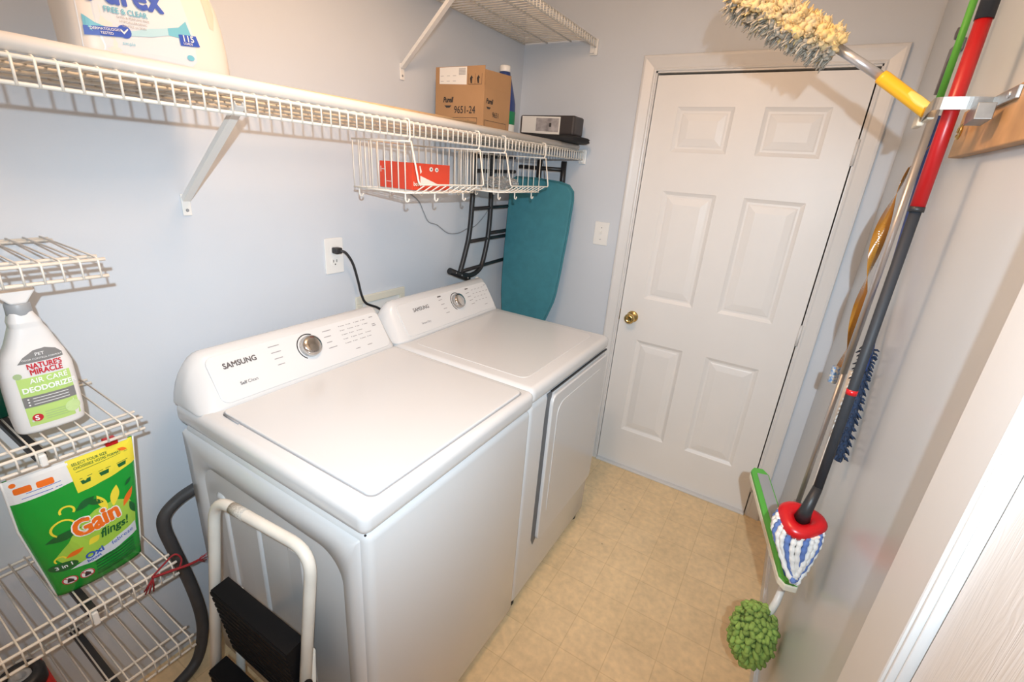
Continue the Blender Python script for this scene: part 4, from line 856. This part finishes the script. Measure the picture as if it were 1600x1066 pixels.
ob('tread', tread([(0.452, -1.987, 0.614), (0.732, -1.982, 0.614), (0.732, -1.957, 0.392), (0.452, -1.962, 0.392)], 0.042, 11), 'rubber', t, 'black ribbed rubber tread')
ob('tread', tread([(0.452, -2.024, 0.384), (0.732, -2.018, 0.384), (0.732, -1.995, 0.130), (0.452, -2.000, 0.130)], 0.042, 11), 'rubber', t, 'black ribbed rubber tread')

# ------------------------------------------------------------------ tool rail on the right wall
tag(ob('wooden_rail', B().box(XR - 0.019, XR, -1.62, -1.02, 1.672, 1.757, 0.002), 'wood'), 'pine board screwed to the wall as a tool rail', 'rail')
t = thing('tool_clip', 'zinc spring clip on the pine board holding the mop poles', 'clip', (1.63, -1.2, 1.745))
ob('back_plate', B().box(1.6335, 1.639, -1.345, -1.125, 1.734, 1.752, 0.001), 'steel', t)
for yy in (-1.315, -1.215): ob('screw', B().lathe([(0.0055, 0), (0.0045, 0.002), (0.001, 0.0025)], (1.6335, yy, 1.743), (-1, 0, 0), 10), 'alu', t)
strap = fillet([(1.634, -1.234, 0), (1.606, -1.240, 0), (1.560, -1.236, 0), (1.562, -1.175, 0), (1.570, -1.07, 0), (1.576, -1.02, 0)], 0.016, 5)
ob('strap', B().loft([[Vector(p) + Z * z_ + Vector(d) for z_, d in ((1.733, (0, 0, 0)), (1.752, (0, 0, 0)), (1.752, (.0016, .0008, 0)), (1.733, (.0016, .0008, 0)))] for p in strap], smooth=False), 'steel', t)
ob('pad', B().box(1.566, 1.578, -1.060, -1.000, 1.726, 1.750, 0.003, mtx=None), 'cream', t, 'beige rubber jaw pad')
ob('pad', B().box(1.572, 1.584, -1.115, -1.060, 1.732, 1.754, 0.003), 'cream', t, 'beige rubber jaw pad')
ob('lever', B().prism([(-1.300, 1.712), (-1.245, 1.708), (-1.240, 1.728), (-1.295, 1.736)], (1.606, 0, 0), Y, Z, X, 0, 0.022, 0.001), 'steel', t)
b = B().tube(arc_pts(V(1.628, -1.105, 1.712), Y, Z, 0.011, 0, 330, 20), 0.0026, 8).tube([(1.628, -1.105, 1.724), (1.640, -1.105, 1.728)], 0.0022, 8)
tag(ob('brass_hook', b, 'brass'), 'small brass ring hook below the clip', 'hook')
t = thing('wall_hook', 'dark grey L-shaped hook on the wall near the corner', 'hook', (XR, -0.53, 1.92))
ob('arm', B().prism([(-0.470, 1.868), (-0.486, 1.868), (-0.505, 1.942), (-0.530, 1.952), (-0.620, 1.948), (-0.620, 1.975), (-0.478, 1.980)], (XR, 0, 0), Y, Z, -X, 0.0, 0.010, 0.002), 'hookgrey', t)
ob('screw', B().lathe([(0.016, 0), (0.014, 0.006), (0.002, 0.008)], (XR, -0.462, 2.020), (-1, 0, 0), 16), 'hookgrey', t)

# spin mop: black grip, red upper pole, dark grey lower pole, red head, striped yarn
t = thing('string_mop', 'red and dark grey pole mop with red head and blue-white yarn', 'mop', (1.59, -1.25, 0.75))
RX = 1.590
def rp(z): return (RX, -1.201 - 0.056 * (1.895 - z) / 0.958, z)
ob('grip', B().tube([rp(1.868), rp(2.06)], 0.0125, 18), 'greypole', t, 'black top grip')
ob('upper_pole', B().tube([rp(1.868), rp(1.575)], 0.0113, 18), 'redpole', t, 'red upper pole')
ob('collar', B().tube([rp(1.577), rp(1.568)], 0.0119, 18), 'dark', t)
ob('lower_pole', B().tube([rp(1.570), rp(1.200), rp(0.975)], 0.0092, 16), 'greypole', t, 'dark grey lower pole')
ob('ring', B().tube([rp(1.218), rp(1.207)], 0.0102, 16), 'red', t, 'red ring on the pole')
hc = V(1.580, -1.268, 0.902); hn = Vector((0.02, -0.24, 0.84)).normalized(); hu = Vector((0.85, 0.52, 0.0)); hu = (hu - hn * hu.dot(hn)).normalized(); hw = hn.cross(hu)
ob('socket', B().tube([rp(0.985), hc + hn * 0.030, hc + hn * 0.002], 0.0155, 14, rads=[0.0095, 0.0125, 0.0165]), 'dark', t, 'black swivel socket')
def tri(r, k, n=36):
    a = 2 * PI * k / n; rr = r * (1 + 0.10 * math.cos(3 * a + 0.5)); return hu * rr * math.cos(a) + hw * rr * math.sin(a) * 0.94
ob('mop_head', B().loft([[hc + tri(r, k) + hn * h for k in range(36)] for r, h in ((0.014, -0.004), (0.018, 0.005), (0.031, 0.009), (0.043, 0.006), (0.0485, -0.003), (0.0480, -0.013), (0.040, -0.017))]), 'red', t, 'red triangular mop head')
tipc = V(1.612, -1.300, 0.748)
for k in range(26):
    a = 2 * PI * k / 26; p0 = hc + (hu * math.cos(a) * 0.043 + hw * math.sin(a) * 0.041) - hn * 0.011
    d = tipc - p0; L = 0.90 + 0.16 * random.random() if True else 1
    p3 = p0 + d * (0.80 + 0.18 * random.random()) + Vector((random.uniform(-.012, .004), random.uniform(-.015, .015), 0))
    p1 = p0 + Vector((0, 0, -0.028)) + (p0 - hc) * 0.10; p1.x = min(p1.x, XR - 0.012); p3.x = min(p3.x, XR - 0.012)
    pts = smooth_path([p0 + hn * 0.006, p1, p1.lerp(p3, 0.5) + Vector((0, 0, -0.010)), p3], 7)
    pts = [Vector((min(p.x, XR - 0.012), p.y, p.z)) for p in pts]
    rads = [0.0060 * (1 + 0.22 * math.sin(i * 2.1 + k)) for i in range(len(pts))]
    ob('yarn', B().tube(pts, 0.007, 7, rads=rads), 'yarnb' if k % 3 == 1 else 'yarnw', t)

# flat mop: green grip, silver pole, grey tube, green plate
t = thing('flat_mop', 'flat mop with silver pole, green grip and green plate with white pad', 'mop', (1.605, -0.94, 0.70))
def sp_(z): return (1.605, -0.931 - 0.020 * (1.736 - z) / 0.98, z)
ob('grip', B().tube([sp_(1.77), sp_(2.05)], 0.0066, 14), 'greengrip', t, 'green foam grip')
ob('upper_pole', B().tube([sp_(1.775), sp_(1.155)], 0.0082, 16), 'alu', t, 'silver upper pole')
ob('lower_pole', B().tube([sp_(1.160), sp_(0.735)], 0.0066, 14), 'alu_dull', t, 'grey lower tube')
pc = V(1.556, -0.985, 0.690); pl = (Vector((1.618, -1.215, 0.668)) - Vector((1.498, -0.762, 0.690))).normalized(); pw = Vector((0.95, 0.25, 0.02)); pw = (pw - pl * pw.dot(pl)).normalized(); pn = pl.cross(pw).normalized(); pn = pn if pn.z > 0 else -pn
HL, HW = 0.236, 0.027
shape = [(-HL, -HW * .55), (-HL + .02, -HW), (0, -HW), (HL - .02, -HW), (HL, -HW * .55), (HL, HW * .5), (HL - .03, HW), (-HL + .03, HW), (-HL, HW * .5)]
ob('pad', B().prism(shape, pc, pl, pw, pn, -0.026, -0.0065, 0.003), 'padwhite', t, 'off-white cleaning pad')
ob('plate', B().prism([(u * .99, v * .97) for u, v in shape], pc, pl, pw, pn, -0.0065, 0.006, 0.002), 'greengrip', t, 'green edge of the mop plate')
ob('plate_top', B().prism([(HL * .28, -HW * .62), (HL * .93, -HW * .62), (HL * .95, HW * .7), (HL * .28, HW * .7)], pc, pl, pw, pn, 0.006, 0.009, 0.001), 'padblue', t, 'dark blue end of the plate')
ob('plate_top', B().prism([(-HL * .85, -HW * .4), (HL * .22, -HW * .4), (HL * .22, HW * .8), (-HL * .85, HW * .8)], pc, pl, pw, pn, 0.006, 0.009, 0.001), 'greyring', t, 'grey centre of the plate')
ob('joint', B().tube([sp_(0.75), V(1.600, -0.955, 0.725), pc + pn * 0.008], 0.012, 12), 'alu_dull', t)

# blue microfibre duster hidden behind the poles
t = thing('microfibre_duster', 'navy pole with a dark blue shaggy head behind the mops', 'duster', (1.6275, -1.13, 0.98))
def np_(z): return (1.640 - 0.010 * (1.78 - z) / 0.54, -0.740 - 0.268 * (1.78 - z) / 0.54, z)
ob('pole', B().tube([np_(1.78), np_(1.20)], 0.0075, 12), 'navy', t, 'navy pole')
def hb_(z): return V(1.6320, -0.985 - 0.44 * (1.25 - z), z)
rings = [[hb_(z) + V(0.0120 * k_ * math.cos(a), 0.021 * k_ * math.sin(a), 0) for a in [2 * PI * k / 16 for k in range(16)]] for z, k_ in [(0.990 + 0.265 * i / 12, 0.45 + 0.55 * math.sin(PI * (0.08 + 0.84 * i / 12)) ** 0.5) for i in range(13)]]
ob('head', B().loft(rings), 'fringe', t)
b = B()
for i in range(170):
    z = 0.995 + 0.255 * i / 170; a = i * 2.39996; n_v = V(math.cos(a), math.sin(a), 0); q = hb_(z) + V(0.0105 * n_v.x, 0.019 * n_v.y, 0)
    e = q + n_v * random.uniform(.007, .013) + V(0, 0, -random.uniform(.002, .010)); e.x = min(e.x, XR - 0.004)
    b.tube([q, q.lerp(e, .5) + V(0, 0, .002), e], 0.0026, 5, rads=[0.0030, 0.0028, 0.0012])
ob('fringe', b, 'fringe', t, 'shaggy fringe', 'stuff')

# green chenille duster on a white pole
t = thing('chenille_duster', 'green chenille duster head on a white pole, low on the wall', 'duster', (1.59, -1.1, 0.3))
def wp(z): return (1.630, -0.898 - 0.129 * (1.115 - z) / 0.60, z)
ob('pole', B().tube([wp(1.15), wp(0.515)], 0.0080, 12), 'plate', t, 'white pole')
ob('handle', B().tube([wp(0.530), (1.622, -1.055, 0.470), (1.606, -1.085, 0.415)], 0.012, 12, rads=[0.0082, 0.0100, 0.0115]), 'plate', t, 'white tapered handle')
cc = V(1.588, -1.098, 0.372); rx, ry, rz = 0.044, 0.060, 0.080
ob('head_core', B().loft([[cc + V(rx * math.sin(p) * math.cos(a), ry * math.sin(p) * math.sin(a), rz * math.cos(p)) for a in [2 * PI * k / 20 for k in range(20)]] for p in [0.05 + (PI - 0.1) * i / 12 for i in range(13)]]), 'chenille', t)
b = B()
for i in range(230):
    p = math.acos(1 - 2 * (i + 0.5) / 230); a = i * 2.39996
    n_v = V(math.sin(p) * math.cos(a), math.sin(p) * math.sin(a), math.cos(p)); q = cc + V(n_v.x * rx, n_v.y * ry, n_v.z * rz)
    tg = n_v.orthogonal().normalized(); tg = (tg * math.cos(i * 1.7) + n_v.cross(tg) * math.sin(i * 1.7))
    e = q + n_v * random.uniform(.012, .022) + tg * 0.010 + V(0, 0, -0.012)
    e.x = min(e.x, XR - 0.006); q.x = min(q.x, XR - 0.006)
    b.tube([q - n_v * 0.004, q + n_v * 0.009, q.lerp(e, .75) + n_v * .003, e], 0.0052, 7, rads=[0.0062, 0.0078, 0.0074, 0.0042])
ob('chenille_fingers', b, 'chenille', t, 'green chenille fingers', 'stuff')

# amber fly ribbon
t = thing('fly_ribbon', 'twisted amber sticky fly ribbon hanging beside the mop poles', 'fly ribbon', (1.612, -0.77, 1.07))
rings = []
n = 90
for i in range(n + 1):
    s_ = i / n; z = 1.662 - 0.560 * s_; yc = -0.789 + 0.042 * s_; a = 0.5 + s_ * 2.6 * PI; hw_ = 0.020 * min(1, s_ * 6 + 0.12); 
    d = Vector((math.cos(a) * 0.75, math.sin(a), 0)) * hw_; nn = Vector((-math.sin(a), math.cos(a), 0)) * 0.0006
    c = V(1.612 - 0.010 * math.sin(s_ * 5), yc + 0.010 * math.sin(s_ * 9), z); rings.append([c - d - nn, c + d - nn, c + d + nn, c - d + nn])
ob('strip', B().loft(rings), 'amber', t)
ob('canister', B().lathe([(0.0115, -0.040), (0.0125, -0.038), (0.0125, 0.008), (0.0115, 0.010), (0.001, 0.010)], (1.612, -0.745, 1.098), Z, 16), 'canister', t, 'blue printed canister')
ob('thread', B().tube([(1.612, -0.789, 1.66), (1.640, -0.85, 1.73)], 0.0008, 5), 'amber', t)

# fluffy wand duster sticking out of the clip
t = thing('fluffy_duster', 'yellowed fluffy wand duster with silver rod and yellow handle', 'duster', (1.58, -1.06, 1.74))
h0, h1, h2 = V(1.583, -1.075, 1.745), V(1.484, -1.055, 1.816), V(1.400, -1.045, 1.869); hd = (h2 - h0).normalized()
ob('handle', B().tube([h0, h0.lerp(h1, .1), h0.lerp(h1, .5), h1.lerp(h0, .06), h1], 0.0165, 18, rads=[0.0110, 0.0132, 0.0128, 0.0132, 0.0124]), 'yellow', t, 'yellow plastic handle')
e1 = hd.orthogonal().normalized(); sdir = Vector((-0.2, -0.75, 0.55)); sdir = (sdir - hd * sdir.dot(hd)).normalized(); wd = hd.cross(sdir)
ob('thumb_pad', B().loft([[h0.lerp(h1, 0.06 + 0.42 * i / 8) + (sdir * math.cos(a) + wd * math.sin(a)) * (0.0138 if abs(k - 4) < 4 else 0.0118) for k, a in enumerate([(-1 + 2 * k / 8) * 0.9 * math.sin(PI * (0.12 + 0.76 * i / 8)) for k in range(9)])] for i in range(9)], caps=False, close=False), 'yellow_lt', t, 'pale yellow thumb pad')
ob('rod', B().tube([h1, h2 + hd * 0.02], 0.0090, 16), 'alu', t, 'silver rod')
dc0, dc1 = h2 + hd * 0.005, V(1.168, -1.045, 1.985)
def axis_pt(s_): return dc0.lerp(dc1, s_)
adir = (dc1 - dc0).normalized(); a1 = adir.orthogonal().normalized(); a2 = adir.cross(a1)
def drad(s_): return 0.030 * (0.45 + 0.55 * math.sin(PI * min(1, s_ * 0.82 + 0.12)) ** 0.6)
ob('fluff_core', B().loft([[axis_pt(s_) + (a1 * math.cos(a) + a2 * math.sin(a)) * drad(s_) * (0.80 + 0.16 * math.sin(3 * a + 14 * s_)) for a in [2 * PI * k / 24 for k in range(24)]] for s_ in [i / 22 for i in range(23)]]), 'fluff', t)
b, b2 = B(), B()
for i in range(520):
    s_ = random.random(); a = random.uniform(0, 2 * PI); nn = a1 * math.cos(a) + a2 * math.sin(a); q = axis_pt(s_) + nn * drad(s_) * random.uniform(0.82, 1.12)
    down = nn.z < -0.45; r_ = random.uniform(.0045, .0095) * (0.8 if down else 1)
    bm = bmesh.new(); bmesh.ops.create_icosphere(bm, subdivisions=2, radius=r_)
    for v in bm.verts: v.co = v.co * (1 + random.uniform(-.38, .38)); v.co = Vector((v.co.x, v.co.y, v.co.z)) + q
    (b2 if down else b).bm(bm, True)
for i in range(800):
    s_ = random.random(); a = random.uniform(0, 2 * PI); nn = a1 * math.cos(a) + a2 * math.sin(a); q = axis_pt(s_) + nn * drad(s_) * 0.80
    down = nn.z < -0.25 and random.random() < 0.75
    L = random.uniform(0.012, 0.024) * (1.25 if down else 1)
    j = Vector((random.uniform(-1, 1), random.uniform(-1, 1), random.uniform(-1, 1))) * 0.6
    e = q + (nn + j + (adir * 0.3)).normalized() * L + Vector((0, 0, -0.006 if down else 0))
    m_ = q.lerp(e, .55) + Vector((random.uniform(-1, 1), random.uniform(-1, 1), random.uniform(-1, 1))) * 0.003
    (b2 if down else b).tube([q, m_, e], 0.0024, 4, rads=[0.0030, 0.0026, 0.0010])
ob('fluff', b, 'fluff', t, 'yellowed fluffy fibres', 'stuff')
ob('grey_fluff', b2, 'fluff_grey', t, 'grey fibres on the underside', 'stuff')  # grey tone goes to fibres on the downward-facing side
